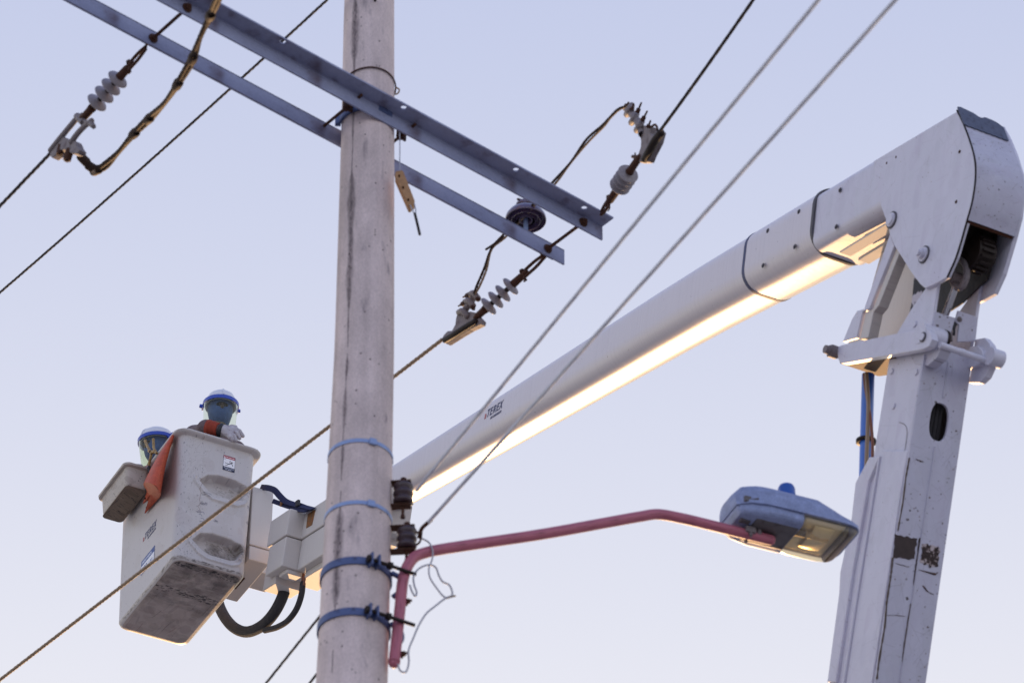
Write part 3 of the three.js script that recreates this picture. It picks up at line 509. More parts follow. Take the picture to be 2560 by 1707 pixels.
// ---------------------------------------------------------------- street lamp
const aL = 23 * Math.PI / 180, lx = V(Math.cos(aL), 0, -Math.sin(aL)), lz = V(Math.sin(aL), 0, Math.cos(aL));
const armP = V(poleAt(9.7).x + poleR(9.7) + .045, 0, -FD + .05), lampPl = plane(armP, lz), onL = (k, x, y) => on(lampPl, px(k, x, y));
const lampT = thing('street_lamp', 'street lamp on a bent red pipe arm with a yellowed lens and blue cap', 'street lamp', onL('S', 500, 1462));
{
  const pts = [onL('S', 502, 1462), onL('S', 520, 1300), onL('S', 540, 1110), onL('S', 556, 960), onL('S', 580, 880), onL('S', 628, 815), onL('S', 700, 786), onL('S', 800, 766), onL('W', 1250, 1226), onL('W', 1400, 1199), onL('W', 1470, 1186.5), onL('W', 1510, 1181), onL('W', 1560, 1189), onL('W', 1620, 1203), onL('W', 1720, 1228), onL('W', 1770, 1240)];
  part(lampT, 'arm', capTube(pts, .0245, 220, 24), M.red);
  part(lampT, 'arm_end', lathe([[.012, -.002], [.0255, -.002], [.0262, .01], [.0245, .02]], pts[0], pts[1].clone().sub(pts[0]), 24), M.red);
  for (const [sx, sy] of [[578, 1090], [550, 1412]]) part(lampT, 'set_bolt', bolt(onL('S', sx - 8, sy), V(.9, .1, .3), .013, .02), M.rusty);
  for (const [fy, by, yoff] of [[838, 870, 0], [1150, 1180, 0]]) { // clamps
    const y = ringAt(px('S', 210, fy)), c = poleC(y), R = poleR(y) + .006;
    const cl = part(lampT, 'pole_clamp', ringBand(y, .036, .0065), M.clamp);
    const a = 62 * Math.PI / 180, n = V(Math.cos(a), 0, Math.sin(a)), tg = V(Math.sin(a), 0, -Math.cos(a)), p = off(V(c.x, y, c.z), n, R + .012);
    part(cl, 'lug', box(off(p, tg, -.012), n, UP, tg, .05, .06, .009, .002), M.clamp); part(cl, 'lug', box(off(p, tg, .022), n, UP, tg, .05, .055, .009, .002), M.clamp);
    const bd = V(.86, -.02, -.5).normalize(), b0 = off(p, n, .008, bd, -.03), b1 = off(b0, bd, .235);
    part(cl, 'clamp_bolt', merge([cyl(b0, b1, .0085, .0085, 10), cyl(b0, off(b0, bd, .022), .018, .018, 6), cyl(off(b0, bd, .1), off(b0, bd, .118), .018, .018, 6)]), M.darkIron);
    const right = V(c.x + R + .02, y - .03, c.z + .02);
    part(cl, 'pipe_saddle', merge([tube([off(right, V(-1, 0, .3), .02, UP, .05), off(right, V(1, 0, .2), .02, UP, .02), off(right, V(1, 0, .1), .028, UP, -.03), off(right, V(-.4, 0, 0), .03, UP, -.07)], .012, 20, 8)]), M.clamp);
  }
  // luminaire
  const tip = onL('L', 1895, 1078), O = off(tip, lx, -.62), Q = (x, y, z) => off(O, lx, x, UP, y, lz, z);
  const lum = sub(lampT, 'lamp_head', O);
  const hw = (x) => { const k = [[0, .085], [.03, .115], [.08, .138], [.15, .146], [.50, .146], [.56, .142], [.59, .134], [.607, .12], [.616, .1], [.62, .08]]; for (let i = 0; i < k.length - 1; i++) if (x <= k[i + 1][0]) { const t = (x - k[i][0]) / (k[i + 1][0] - k[i][0]); return k[i][1] + (k[i + 1][1] - k[i][1]) * t; } return .08; };
  const ht = (x) => x < .03 ? .07 + x / .03 * .03 : x < .40 ? .10 + Math.min(1, (x - .03) / .08) * .008 : .108 - (x - .40) / .22 * .094;
  const sec = (x, top, bot, w, r, n = 7) => { const out = []; const R = Math.min(r, w * .7, top - bot - .001); // closed ring: bottom right, up, over, down
    for (let i = 0; i <= n; i++) { const a = i / n * Math.PI / 2; out.push(Q(x, top - R + R * Math.sin(a), w - R + R * Math.cos(a))); }
    for (let i = 0; i <= n; i++) { const a = Math.PI / 2 + i / n * Math.PI / 2; out.push(Q(x, top - R + R * Math.sin(a), -w + R + R * Math.cos(a))); }
    out.push(Q(x, bot, -w)); out.push(Q(x, bot, w)); return out; };
  const xs = [0, .004, .015, .03, .06, .09, .12, .16, .22, .3, .36, .40, .44, .48, .52, .56, .585, .6, .61, .617, .62];
  part(lum, 'upper_housing', loft(xs.map((x) => sec(x, ht(x), 0, hw(x), .05)), { crease: .7 }), M.lampSkyGrey);
  part(lum, 'rim', loft([.0, .05, .12, .2, .3, .42, .5, .56, .59, .607, .616, .62].map((x) => { const w = hw(x) + .006; return [Q(x, .004, w), Q(x, .004, -w), Q(x, -.012, -w), Q(x, -.012, w)]; }), { crease: .5 }), M.lampSkyGrey);
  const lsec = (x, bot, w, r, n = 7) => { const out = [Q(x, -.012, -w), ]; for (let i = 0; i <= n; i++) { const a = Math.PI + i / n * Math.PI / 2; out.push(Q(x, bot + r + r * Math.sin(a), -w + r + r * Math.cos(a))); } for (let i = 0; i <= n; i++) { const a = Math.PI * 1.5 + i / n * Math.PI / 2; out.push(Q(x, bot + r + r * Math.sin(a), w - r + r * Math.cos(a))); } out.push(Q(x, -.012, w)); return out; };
  part(lum, 'gear_cover', loft([[.005, -.03], [.02, -.055], [.06, -.062], [.15, -.064], [.28, -.064], [.318, -.064]].map(([x, b]) => lsec(x, b, hw(x) - .006, .028)), { crease: .6 }), M.lampSkyGrey);
  part(lum, 'gear_tray', loft([[.10, -.066], [.11, -.07], [.28, -.07], [.312, -.07]].map(([x, b]) => lsec(x, b, .10, .02)), { crease: .6 }), M.lampInner);
  part(lum, 'hinge', box(Q(.06, -.058, .05), lx, UP, lz, .05, .02, .03), M.lampInner); part(lum, 'latch', merge([box(Q(.045, .01, .118), lx, UP, lz, .035, .03, .02), cyl(Q(.03, .0, .112), Q(.09, .012, .138), .006, .006, 8)]), M.lampInner);
  part(lum, 'lens', loft([[.322, -.05], [.328, -.060], [.36, -.064], [.44, -.064], [.51, -.062], [.545, -.058], [.552, -.05]].map(([x, b]) => lsec(x, b, Math.max(.03, hw(x) - .008), Math.min(.03, (-.013 - b) * .9))), { cap0: false, crease: .8 }), M.lens);
  const refl = loft([[.40, .020], [.42, .030], [.45, .034], [.48, .030], [.50, .020]].map(([x, y]) => { const o = []; for (let k = 0; k <= 12; k++) { const a = k / 12 * Math.PI; o.push(Q(x, -.019 - y * Math.sin(a), .09 * Math.cos(a))); } return o; }), { cap0: false, cap1: false, crease: .4 });
  part(lum, 'reflector', refl, M.reflector);
  part(lum, 'end_cap', loft([[.548, -.052], [.553, -.058], [.57, -.053], [.588, -.041], [.600, -.028], [.609, -.016]].map(([x, b]) => lsec(x, b, Math.max(.03, hw(x) - .007), Math.min(.03, (-.0125 - b) * .9))), { crease: .8 }), M.lampInner);
  part(lum, 'added_lens_plate', box(Q(.44, -.0155, 0), lx, UP, lz, .20, .005, .25, .002), M.reflector);  // pale plate added to brighten the lens from inside
  part(lum, 'bulb', merge([lathe([[0, 0], [.014, .01], [.018, .03], [.018, .10], [.012, .125], [0, .13]], Q(.37, -.036, .03), lx, 20)]), M.bulb);
  part(lum, 'lamp_socket', cyl(Q(.325, -.036, .03), Q(.375, -.036, .03), .019, .018, 18), M.lampInner);
  part(lum, 'photocell', lathe([[0, .122], [.022, .121], [.034, .114], [.040, .10], [.043, .03], [.043, 0], [.0, 0]], Q(.30, .10, .02), UP, 32), M.blueCap);
  part(lum, 'pipe_bracket', merge([box(Q(.10, -.085, .0), lx, UP, lz, .05, .03, .075), bolt(Q(.10, -.1, .026), V(0, -1, 0), .009, .016), bolt(Q(.10, -.1, -.026), V(0, -1, 0), .009, .016), box(Q(.145, -.08, 0), lx, UP, lz, .02, .03, .06)]), M.castDull);
}
{ // loose grey wires by the lamp arm
  const pl = plane(off(armP, lz, .03), lz), S = (x, y) => on(pl, px('S', x, y));
  const t = thing('loose_wire', 'thin loose grey lead hanging in loops below the bend of the red arm', 'loose wire', S(720, 860));
  part(t, 'lead', tube([S(672, 700), S(715, 725), S(738, 775), S(735, 830), S(716, 880), S(722, 940), S(760, 1000), S(800, 1050), S(825, 1066)], .0038, 60, 7), M.wireThin);
  part(t, 'lead', tube([S(598, 985), S(612, 1025), S(632, 1055), S(640, 1030), S(625, 985), S(622, 930), S(655, 885), S(715, 862), S(755, 875), S(778, 930), S(800, 965), S(840, 985), S(858, 1045), S(815, 1068), S(760, 1110), S(700, 1160), S(655, 1230), S(620, 1310), S(590, 1390), S(592, 1460), S(570, 1520), S(540, 1510), S(525, 1470)], .0042, 160, 7), M.wireThin);
  part(t, 'tip', capTube([S(825, 1066), S(850, 1058), S(875, 1052)], .0045, 8, 7), M.hoseTan);
}

// ---------------------------------------------------------------- aerial lift: lower boom, elbow, upper boom
const TH0 = 28 * Math.PI / 180, hd = V(-Math.sin(TH0), 0, -Math.cos(TH0)), wd = V(Math.cos(TH0), 0, -Math.sin(TH0)), outw = wd.clone().negate();
const K0 = at(px('W', 2130, 470), 17.5), BW = .28;
const NW = (o = 0) => plane(off(K0, outw, o), outw);                    // the lift's near side, o metres proud of it
const FW = (o = 0) => plane(off(K0, wd, BW - o), outw);                 // its far side
const onN = (k, x, y, o = 0) => on(NW(o), px(k, x, y));
const E0 = onN('C', 832, 640), E1 = onN('D', 470, 1560), md = E0.clone().sub(E1).normalize();      // front edge of the lower boom, pointing up
const nd = V().crossVectors(wd, md); if (nd.dot(camera.position.clone().sub(E0)) < 0) nd.negate(); nd.normalize();
const bk = nd.clone().negate();
const FP = (o = 0) => plane(off(E0, nd, o), nd), onF = (k, x, y, o = 0) => on(FP(o), px(k, x, y));
const footT = (1.75 - E0.y) / md.y, foot = off(E0, md, footT, wd, BW / 2, bk, .22);
const lift = thing('aerial_lift', 'white articulated bucket truck boom, jointed at a rust spotted elbow', 'boom lift', V(foot.x, 0, foot.z));
const lower = sub(lift, 'lower_boom', foot), upper = sub(lift, 'upper_boom', off(K0, wd, BW / 2)), linkage = sub(lift, 'elbow_linkage', onN('C', 840, 415));
function shape3(pts, pl, th, bevel = .002, holes = []) { // as traced(), from points in the place
  const N = pl.N, X = V().crossVectors(md, N).normalize(), Y = V().crossVectors(N, X), to2 = (p) => { const q = p.clone().sub(pl.P); return new THREE.Vector2(q.dot(X), q.dot(Y)); };
  const sh = new THREE.Shape(pts.map(to2)); for (const h of holes) sh.holes.push(new THREE.Path(h.map(to2)));
  const g = new THREE.ExtrudeGeometry(sh, { depth: th, bevelEnabled: true, bevelThickness: bevel, bevelSize: bevel, bevelOffset: -bevel, bevelSegments: 2, curveSegments: 10 }); g.translate(0, 0, -th - bevel);
  const uvs = g.attributes.position; const a = new Float32Array(uvs.count * 2); for (let i = 0; i < uvs.count; i++) { a[i * 2] = uvs.getX(i); a[i * 2 + 1] = uvs.getY(i); } g.setAttribute('uv', new THREE.BufferAttribute(a, 2));
  return g.applyMatrix4(basis(pl.P, X, Y, N));
}
{ // lower boom
  const C = (x, y) => onN('C', x, y, -.02), D = (x, y) => onN('D', x, y, -.02), dn = (p) => off(p, md, footT - p.clone().sub(E0).dot(md));
  const e1 = D(470, 1568), l1 = D(150, 1568);
  const sideOut = [C(958, -70), C(905, 290), C(832, 640), C(700, 1568), e1, dn(e1), dn(l1), l1, D(232, 960), D(240, 812), D(262, 775), D(318, 440), D(345, 190), C(480, 1280), C(590, 590), C(606, 540), C(655, 375), C(760, 200), C(870, 40)];
  part(lower, 'side_plate', shape3(sideOut, NW(-.02), .014), M.steel);
  const far = sideOut.map((p) => off(p, wd, BW - .055)); part(lower, 'side_plate', shape3(far, FW(.02), .014), M.steel);
  // raised outer plate with its weld seam
  const inner = [C(545, 1290), C(590, 1180), C(770, 1120), C(832, 660), C(700, 1568), e1, dn(e1), dn(D(275, 1568)), D(275, 1568), D(360, 1000), D(452, 430), D(515, 20)];
  part(lower, 'stiffener_plate', shape3([C(548, 1292), C(560, 1240), C(748, 1240), C(692, 1560), off(e1, bk, .01), dn(off(e1, bk, .01)), dn(D(275, 1568)), D(275, 1568), D(360, 1000), D(452, 430), D(515, 20)], NW(-.005), .014, .006), M.steel);
  part(lower, 'weld_bead', tube([D(522, 12), D(455, 430), D(363, 1000), D(278, 1568), dn(D(278, 1568))].map((p) => off(p, outw, .02)), .007, 80, 8), M.steel);
  part(lower, 'edge_rail', shape3([C(540, 1290), C(470, 1290), D(350, 190), D(322, 440), D(244, 812), D(236, 960), D(155, 1568), D(215, 1568), D(330, 800), D(395, 440), D(440, 180)], NW(-.002), .016, .006), M.steel);
  // front face
  const Ftop = onF('C', 945, 470), Ftr = off(Ftop, wd, BW - .005), fl = off(E0, wd, .0), f0 = off(e1, outw, -.02);
  const hc = onF('C', 955, 1030), slot = []; for (let k = 0; k < 36; k++) { const a = k / 36 * 2 * Math.PI, sx = Math.cos(a), sy = Math.sin(a); slot.push(off(hc, wd, .052 * Math.sign(sx) * Math.pow(Math.abs(sx), .75), md, .096 * Math.sign(sy) * Math.pow(Math.abs(sy), .75))); }
  const baseF = off(E0, md, footT), wF = onF('C', 1180, 700).sub(E0).dot(wd), wB = onF('D', 800, 1568).sub(E0).dot(wd);
  part(lower, 'front_plate', shape3([off(E0, md, .07), onF('C', 945, 475), onF('C', 1195, 575), onF('C', 1180, 700), off(E0, wd, wF, md, -1.0), off(baseF, wd, wF), baseF], FP(0), .012, .003, [slot]), M.steelRust);
  part(lower, 'back_plate', box(off(E0, md, footT / 2 - .35, bk, .40, wd, BW / 2), wd, md, bk, BW - .03, -footT - .7, .012), M.steel);
  part(lower, 'slot_shade_sheet', box(off(hc, bk, .085), wd, md, bk, .22, .40, .01), M.grease);  // added dark sheet, stands in for the shade inside the slot
  for (const q of [-.035, -.014, .010, .034]) part(lower, 'inner_hose', cyl(off(hc, wd, q, bk, .05 + Math.abs(q) * .3, md, -.19), off(hc, wd, q * .9, bk, .05, md, .19), .0105, .0105, 12), M.hose);
  for (const [a, b] of [[['C', 1022, 600], ['C', 985, 850]], [['C', 926, 1215], ['D', 640, 1560]]]) part(lower, 'weld_bead', capTube([onF(...a, .001), lerp(onF(...a, .001), onF(...b, .001), .5), onF(...b, .001)], .0055, 30, 8), M.steelRust);
  const rag = (list, j) => { const out = []; list.forEach(([x, y], i) => { const [x2, y2] = list[(i + 1) % list.length]; for (let k = 0; k < 7; k++) out.push(onF('D', x + (x2 - x) * k / 7 + rr(-j, j), y + (y2 - y) * k / 7 + rr(-j, j), .0025)); }); return out; };
  part(lower, 'bare_patch', shape3(rag([[605, 540], [760, 572], [742, 715], [588, 700]], 7), FP(.0025), .002, .0003), M.darkRust, 'black square worn patch on the front of the boom');
  part(lower, 'rust_patch', shape3(rag([[792, 605], [918, 630], [905, 772], [776, 740]], 10), FP(.0022), .002, .0003), M.rustMottle, 'mottled rust patch beside the black one');
  for (let i = 0; i < 16; i++) { const x = rr(800, 905), y = rr(620, 760); part(lower, 'rust_spot', shape3(rag([[x, y], [x + 12, y + 2], [x + 11, y + 12], [x - 1, y + 10]], 5), FP(.0032), .002, .0003), M.darkRust); }
  const streak = (list, w, o = .0028, k = 'D') => { const a = [], b = []; for (let i = 0; i < list.length - 1; i++) for (let s = 0; s < 6; s++) { const x = list[i][0] + (list[i + 1][0] - list[i][0]) * s / 6, y = list[i][1] + (list[i + 1][1] - list[i][1]) * s / 6, ww = w * rr(.55, 1.1); a.push(onF(k, x - ww, y, o)); b.unshift(onF(k, x + ww, y, o)); } return shape3([...a, ...b], FP(o), .002, .0003); };
  part(lower, 'rust_streak', streak([[780, 565], [765, 690], [750, 780], [737, 915]], 10), M.darkRust);
  part(lower, 'rust_streak', streak([[590, 700], [580, 800], [565, 900], [548, 1010], [535, 1180], [510, 1320], [490, 1450], [478, 1560]], 7, .003), M.grime);
  part(lower, 'rust_streak', streak([[705, 10], [680, 150], [660, 320], [640, 430], [622, 535]], 7, .003), M.grime);
  part(lower, 'rust_streak', streak([[715, 1020], [690, 1180], [672, 1290], [655, 1450]], 5, .0035), M.grime);
  part(lower, 'rust_streak', streak([[800, 895], [830, 935], [880, 960]], 5), M.rusty);
  part(lower, 'rust_streak', streak([[770, 785], [830, 800], [880, 822], [905, 800]], 4), M.rusty);
  part(lower, 'rust_streak', streak([[610, 740], [650, 752], [710, 768]], 4), M.rusty);
  part(lower, 'rust_streak', streak([[545, 1100], [620, 1098], [690, 1110]], 3), M.rusty);
  part(lower, 'rust_streak', streak([[790, 1300], [840, 1318], [820, 1318]], 7, .003, 'C'), M.rusty);
  // access panel outline and small bolts on the near side
  const A = (x, y) => onN('C', x, y, -.019);
  part(lower, 'panel_seam', tube([A(665, 1032), A(705, 1050), A(722, 1090), A(712, 1200), A(690, 1300), A(660, 1370), A(610, 1415), A(570, 1395), A(552, 1340)], .0016, 60, 6), M.castDull);
  for (const [x, y] of [[610, 665], [790, 670], [780, 320], [625, 915]]) part(lower, 'plug', cyl(A(x, y), off(A(x, y), outw, .006), .017, .015, 18), M.steel);
  // pedestal on the truck, out of sight below
  part(lift, 'pedestal', cyl(V(foot.x, 0, foot.z), V(foot.x, 1.9, foot.z), .42, .34, 32), M.steel);
}
{ // upper end of the lower boom: rear leg
  const B = (x, y, o = -.02) => onN('B', x, y, o);
  part(lower, 'rear_leg', shape3([B(415, 735), B(437, 792), B(312, 1108), B(277, 1124), B(247, 1255), B(178, 1275), B(225, 1160), B(250, 1120), B(285, 1110)], NW(-.018), .014, .004), M.steel);
  const farLeg = [[400, 720], [560, 880], [660, 980], [640, 1270], [200, 1295], [255, 1130], [290, 1110]].map(([x, y]) => on(FW(.03), px('B', x, y)));
  part(lower, 'far_leg', shape3(farLeg, FW(.03), .014, .003), M.cover);  // same paint as the boom, beige stands in for bounced sunlight
  part(lower, 'leg_flange', shape3([B(455, 770), B(468, 780), B(345, 1090), B(320, 1120), B(292, 1250), B(250, 1258), B(280, 1130), B(318, 1105)], NW(-.034), .05, .004), M.cover);
  part(lower, 'stained_gusset', shape3([B(505, 900), B(600, 1000), B(590, 1060), B(480, 1185), B(455, 1225), B(490, 1060)], NW(-.06), .012, .002), M.stained);
}
// upper boom
const T0 = onN('E', 0, 1170), T1 = onN('G', 130, 1140), bx = T1.clone().sub(T0).normalize(), dnB = V(0, -1, 0).addScaledVector(bx, bx.y).normalize();
const tOf = (k, x, y) => onN(k, x, y).sub(T0).dot(bx);
const tipT = tOf('N5', 700, 400) + .05;
const tBend = tOf('E', 1330, 365), bend = (t) => t < 0 ? .036 * t / tBend : 0;
const ringB = (t, H, W, r, grow = 0, nseg = 8, o = .6 * r) => rrect(W + grow * 2, H + grow * 2, r + grow, nseg).map(([x, y]) => off(T0, bx, t, wd, W / 2 + x, dnB, H / 2 - y - o + bend(t)));
function perp(t, H) { const W = .9 * H, r = .31 * H, a = proj(off(T0, bx, t)), b = proj(off(T0, bx, t + .1)); const dx = b[0] - a[0], dy = b[1] - a[1], L = Math.hypot(dx, dy); let m = -1e9, n = 1e9; for (const p of ringB(t, H, W, r)) { const q = proj(p), d = -((q[0] - a[0]) * dy - (q[1] - a[1]) * dx) / L; m = Math.max(m, d); n = Math.min(n, d); } perp.top = n; perp.bot = m; return m - n; }
//
const solveH = (t, target) => { let lo = .05, hi = .8; for (let i = 0; i < 40; i++) { const m = (lo + hi) / 2; perp(t, m) < target ? lo = m : hi = m; } return lo; };
const perpTo = (uv, p, q) => { const dx = q[0] - p[0], dy = q[1] - p[1]; return Math.abs((uv[0] - p[0]) * dy - (uv[1] - p[1]) * dx) / Math.hypot(dx, dy); };
const HA = solveH(0, perpTo(px('E', 0, 1170), px('E', 650, 1568), px('E', 1600, 1060))), tG = tOf('G', 700, 765), HB = solveH(tG, perpTo(px('G', 700, 765), px('G', 600, 1568), px('G', 2240, 640)));
const tFlat = tOf('E', 1330, 365), Hat = (t) => HA + (HB - HA) * Math.max(t, tFlat) / tG;

{
  const R = (t, grow = 0) => { const H = Hat(t); return ringB(t, H, .9 * H, .31 * H, grow); };
  const tBand = tOf('E', 660, 765), tRing = tOf('E', 1330, 365), tPlate = tOf('B', 330, 368), U = (i, k, al, s) => [al, s];
  const seg = (a, b, n, g = 0) => { const o = []; for (let i = 0; i <= n; i++) o.push(R(a + (b - a) * i / n, g)); return o; };
  part(upper, 'fibreglass_boom', loft(seg(tBand - .002, tipT + .3, 12), { uv: (i, k, al, s) => [al, s] }), M.fibre);
  part(upper, 'joint_band', loft(seg(tBand - .012, tBand + .012, 1, .006)), M.ink);
  part(upper, 'boom_sleeve', loft(seg(tRing, tBand - .013, 3, .004)), M.fibre);
  part(upper, 'end_ring', loft([R(tRing - .016, .002), R(tRing - .014, .009), R(tRing + .004, .011), R(tRing + .008, .005)], { crease: 1 }), M.darkGrey);
  const Hs0 = Hat(tRing) * .91, RS = (t) => ringB(t, Hs0, .9 * Hat(tRing), .17 * Hs0, -.003);
  part(upper, 'steel_end', loft([tPlate - .3, tPlate, (tPlate + tRing) / 2, tRing - .017].map(RS)), M.steel);
  const onBoom = (k, x, y) => { const p = onN(k, x, y); return p; };
  for (const [x, y] of [[868, 695], [1173, 508], [1133, 850], [822, 1035], [1577, 295], [1540, 655]]) part(upper, 'bolt_head', bolt(off(onBoom('E', x, y), outw, .003), outw, .010, .005, 12), M.darkGrey);
  for (const [x, y] of [[400, 378], [447, 348]]) part(upper, 'bolt_head', bolt(onBoom('B', x, y), outw, .007, .004, 10), M.rusty);
  // slide pads under the steel end
  const Hs = Hat(-.6), pA = onN('E', 1500, 870), pB = onN('E', 2040, 620), t0 = tOf('E', 1480, 900), t1 = tOf('E', 2040, 640);
  for (const [q, w, d] of [[.10, .07, .012], [.195, .07, .018]]) part(upper, 'slide_pad', box(off(T0, bx, (t0 + t1) / 2 + .06, dnB, Hat((t0 + t1) / 2) + d * .5, wd, q * Hs / .3), bx, dnB, wd, Math.abs(t1 - t0), d, w, .003), M.cover);
  // elbow plates
  const outl = [[330, 368], [750, 118], [775, 165], [805, 240], [835, 340], [843, 430], [828, 560], [800, 665], [745, 850], [700, 950], [640, 985], [590, 1006], [565, 985], [520, 925], [435, 790], [412, 735], [405, 690], [385, 640], [368, 590], [345, 480]].map(([x, y]) => onN('B', x, y, .003));
  part(upper, 'elbow_plate', shape3(outl, NW(.003), .016, .004), M.steel);
  part(upper, 'elbow_plate', shape3(outl.map((p) => off(p, wd, BW)), FW(.003), .016, .004), M.steel);
  const strip = (list, th, o0, o1, m, name, label) => { // a sheet that follows a curve and spans the width
    const mid = smoothLine(list, 4).map(([x, y]) => onN('B', x, y, .003)), outp = [], inp = [];
    const rings = mid.map((p, i) => { const a = mid[Math.max(0, i - 1)], b = mid[Math.min(mid.length - 1, i + 1)], tg = b.clone().sub(a).normalize(), nn = V().crossVectors(tg, wd).normalize(); return [[th / 2, -o0], [-th / 2, -o0], [-th / 2, o1], [th / 2, o1]].map(([x, y]) => off(p, nn, x, wd, y)); });
    return part(upper, name, loft(rings, { crease: .5, uv: (i, k, al, s) => [al * 1.3, s * 1.3] }), m, label);
  };
  strip([[755, 112], [800, 232], [838, 340], [849, 430], [832, 560], [805, 662]], .008, -.004, BW + .004, M.steelRust, 'end_cover', 'rust spotted curved steel cover on the elbow');
{ // torn upper edge of the cover
    const a = onN('B', 757, 112, .003), b = onN('B', 782, 178, .003), dv = a.clone().sub(b).normalize(), nn = V().crossVectors(dv, wd).normalize(), fix = nn.dot(a.clone().sub(onN('B', 588, 838))) < 0 && nn.negate(), hts = [.014, .022, .024, .02, .019, .016, .013, .012, .004, -.006, -.007, -.002, .010, .013, .012, .011, .009, .006, .0, -.012, -.02];
    const rings = hts.map((hh, k) => { const w = -.004 + k / (hts.length - 1) * (BW - .01), top = off(a, dv, hh + .004, wd, w), bt = off(b, wd, w, dv, .004 * Math.sin(k * 2.3) - .02); return [off(top, nn, .009), off(top, nn, .004), off(bt, nn, .004), off(bt, nn, .009)]; });
    part(upper, 'torn_cover_edge', loft(rings, { crease: .5 }), M.tornPaint, 'torn dark upper edge of the elbow cover'); }
  strip([[330, 372], [540, 247], [746, 122]], .010, -.02, BW - .02, M.steel, 'top_plate');
  strip([[800, 668], [792, 672], [780, 660]], .010, -.006, BW - .01, M.rusty, 'cover_lip');
  // edge gasket
  part(upper, 'cover_seam', tube(smoothLine([[752, 112], [778, 165], [808, 240], [838, 340], [846, 430], [831, 560], [803, 665], [748, 850], [703, 952]], 3).map(([x, y]) => onN('B', x, y, .001)), .005, 90, 8), M.darkIron);
  const liner = [[795, 680], [950, 730], [930, 870], [905, 960], [850, 1010], [780, 1080], [640, 1170], [640, 990], [700, 950], [745, 850]].map(([x, y]) => on(FW(.03), px('B', x, y)));
  part(upper, 'greasy_liner', shape3(liner, FW(.03), .006, .001), M.grease);
  const nl = [[800, 660], [820, 560], [700, 300], [560, 500], [640, 800], [740, 840]].map(([x, y]) => onN('B', x, y, -.018)); part(upper, 'greasy_liner', shape3(nl, NW(-.018), .005, .001), M.grease);
  part(upper, 'added_dark_infill', shape3([[800, 640], [835, 540], [560, 520], [430, 720], [470, 800], [640, 800]].map(([x, y]) => onN('B', x, y, -.05)), NW(-.05), .20, .002), M.grease);  // added grease black block, keeps the elbow inside dark against bounced light
  const dc = on(NW(-.17), px('B', 862, 840)); part(upper, 'sprocket', merge([cyl(off(dc, wd, -.05), off(dc, wd, .05), .085, .085, 28), ...Array.from({ length: 18 }, (_, i) => { const a = i / 18 * 6.283; return box(off(dc, nd, .088 * Math.cos(a), md, .088 * Math.sin(a)), wd, V().crossVectors(off(V(), nd, Math.cos(a), md, Math.sin(a)), wd).normalize(), off(V(), nd, Math.cos(a), md, Math.sin(a)), .07, .014, .02, .003); })]), M.darkIron);
  // pins
  const pin1 = onN('B', 425, 664, .003), pin2 = onN('B', 588, 838, .003);
  part(upper, 'pivot_pin', merge([cyl(off(pin1, outw, -.02), off(pin1, outw, .012), .038, .038, 28), cyl(off(pin1, outw, .012), off(pin1, outw, .02), .030, .028, 24)]), M.steel);
  part(upper, 'pivot_pin', merge([cyl(off(pin2, outw, -.02), off(pin2, outw, .012), .040, .038, 28), cyl(off(pin2, outw, .012), off(pin2, outw, .032), .028, .028, 6), cyl(off(pin2, outw, .032), off(pin2, outw, .046), .017, .016, 16)]), M.steel);
  for (const q of [pin1, pin2]) part(upper, 'pin_washer', cyl(q, off(q, outw, .006), .047, .047, 28), M.darkGrey);
  for (const [x, y] of [[765, 320], [748, 572]]) part(upper, 'bolt_head', bolt(onN('B', x, y, .003), outw, .007, .004, 10), M.rusty);
}
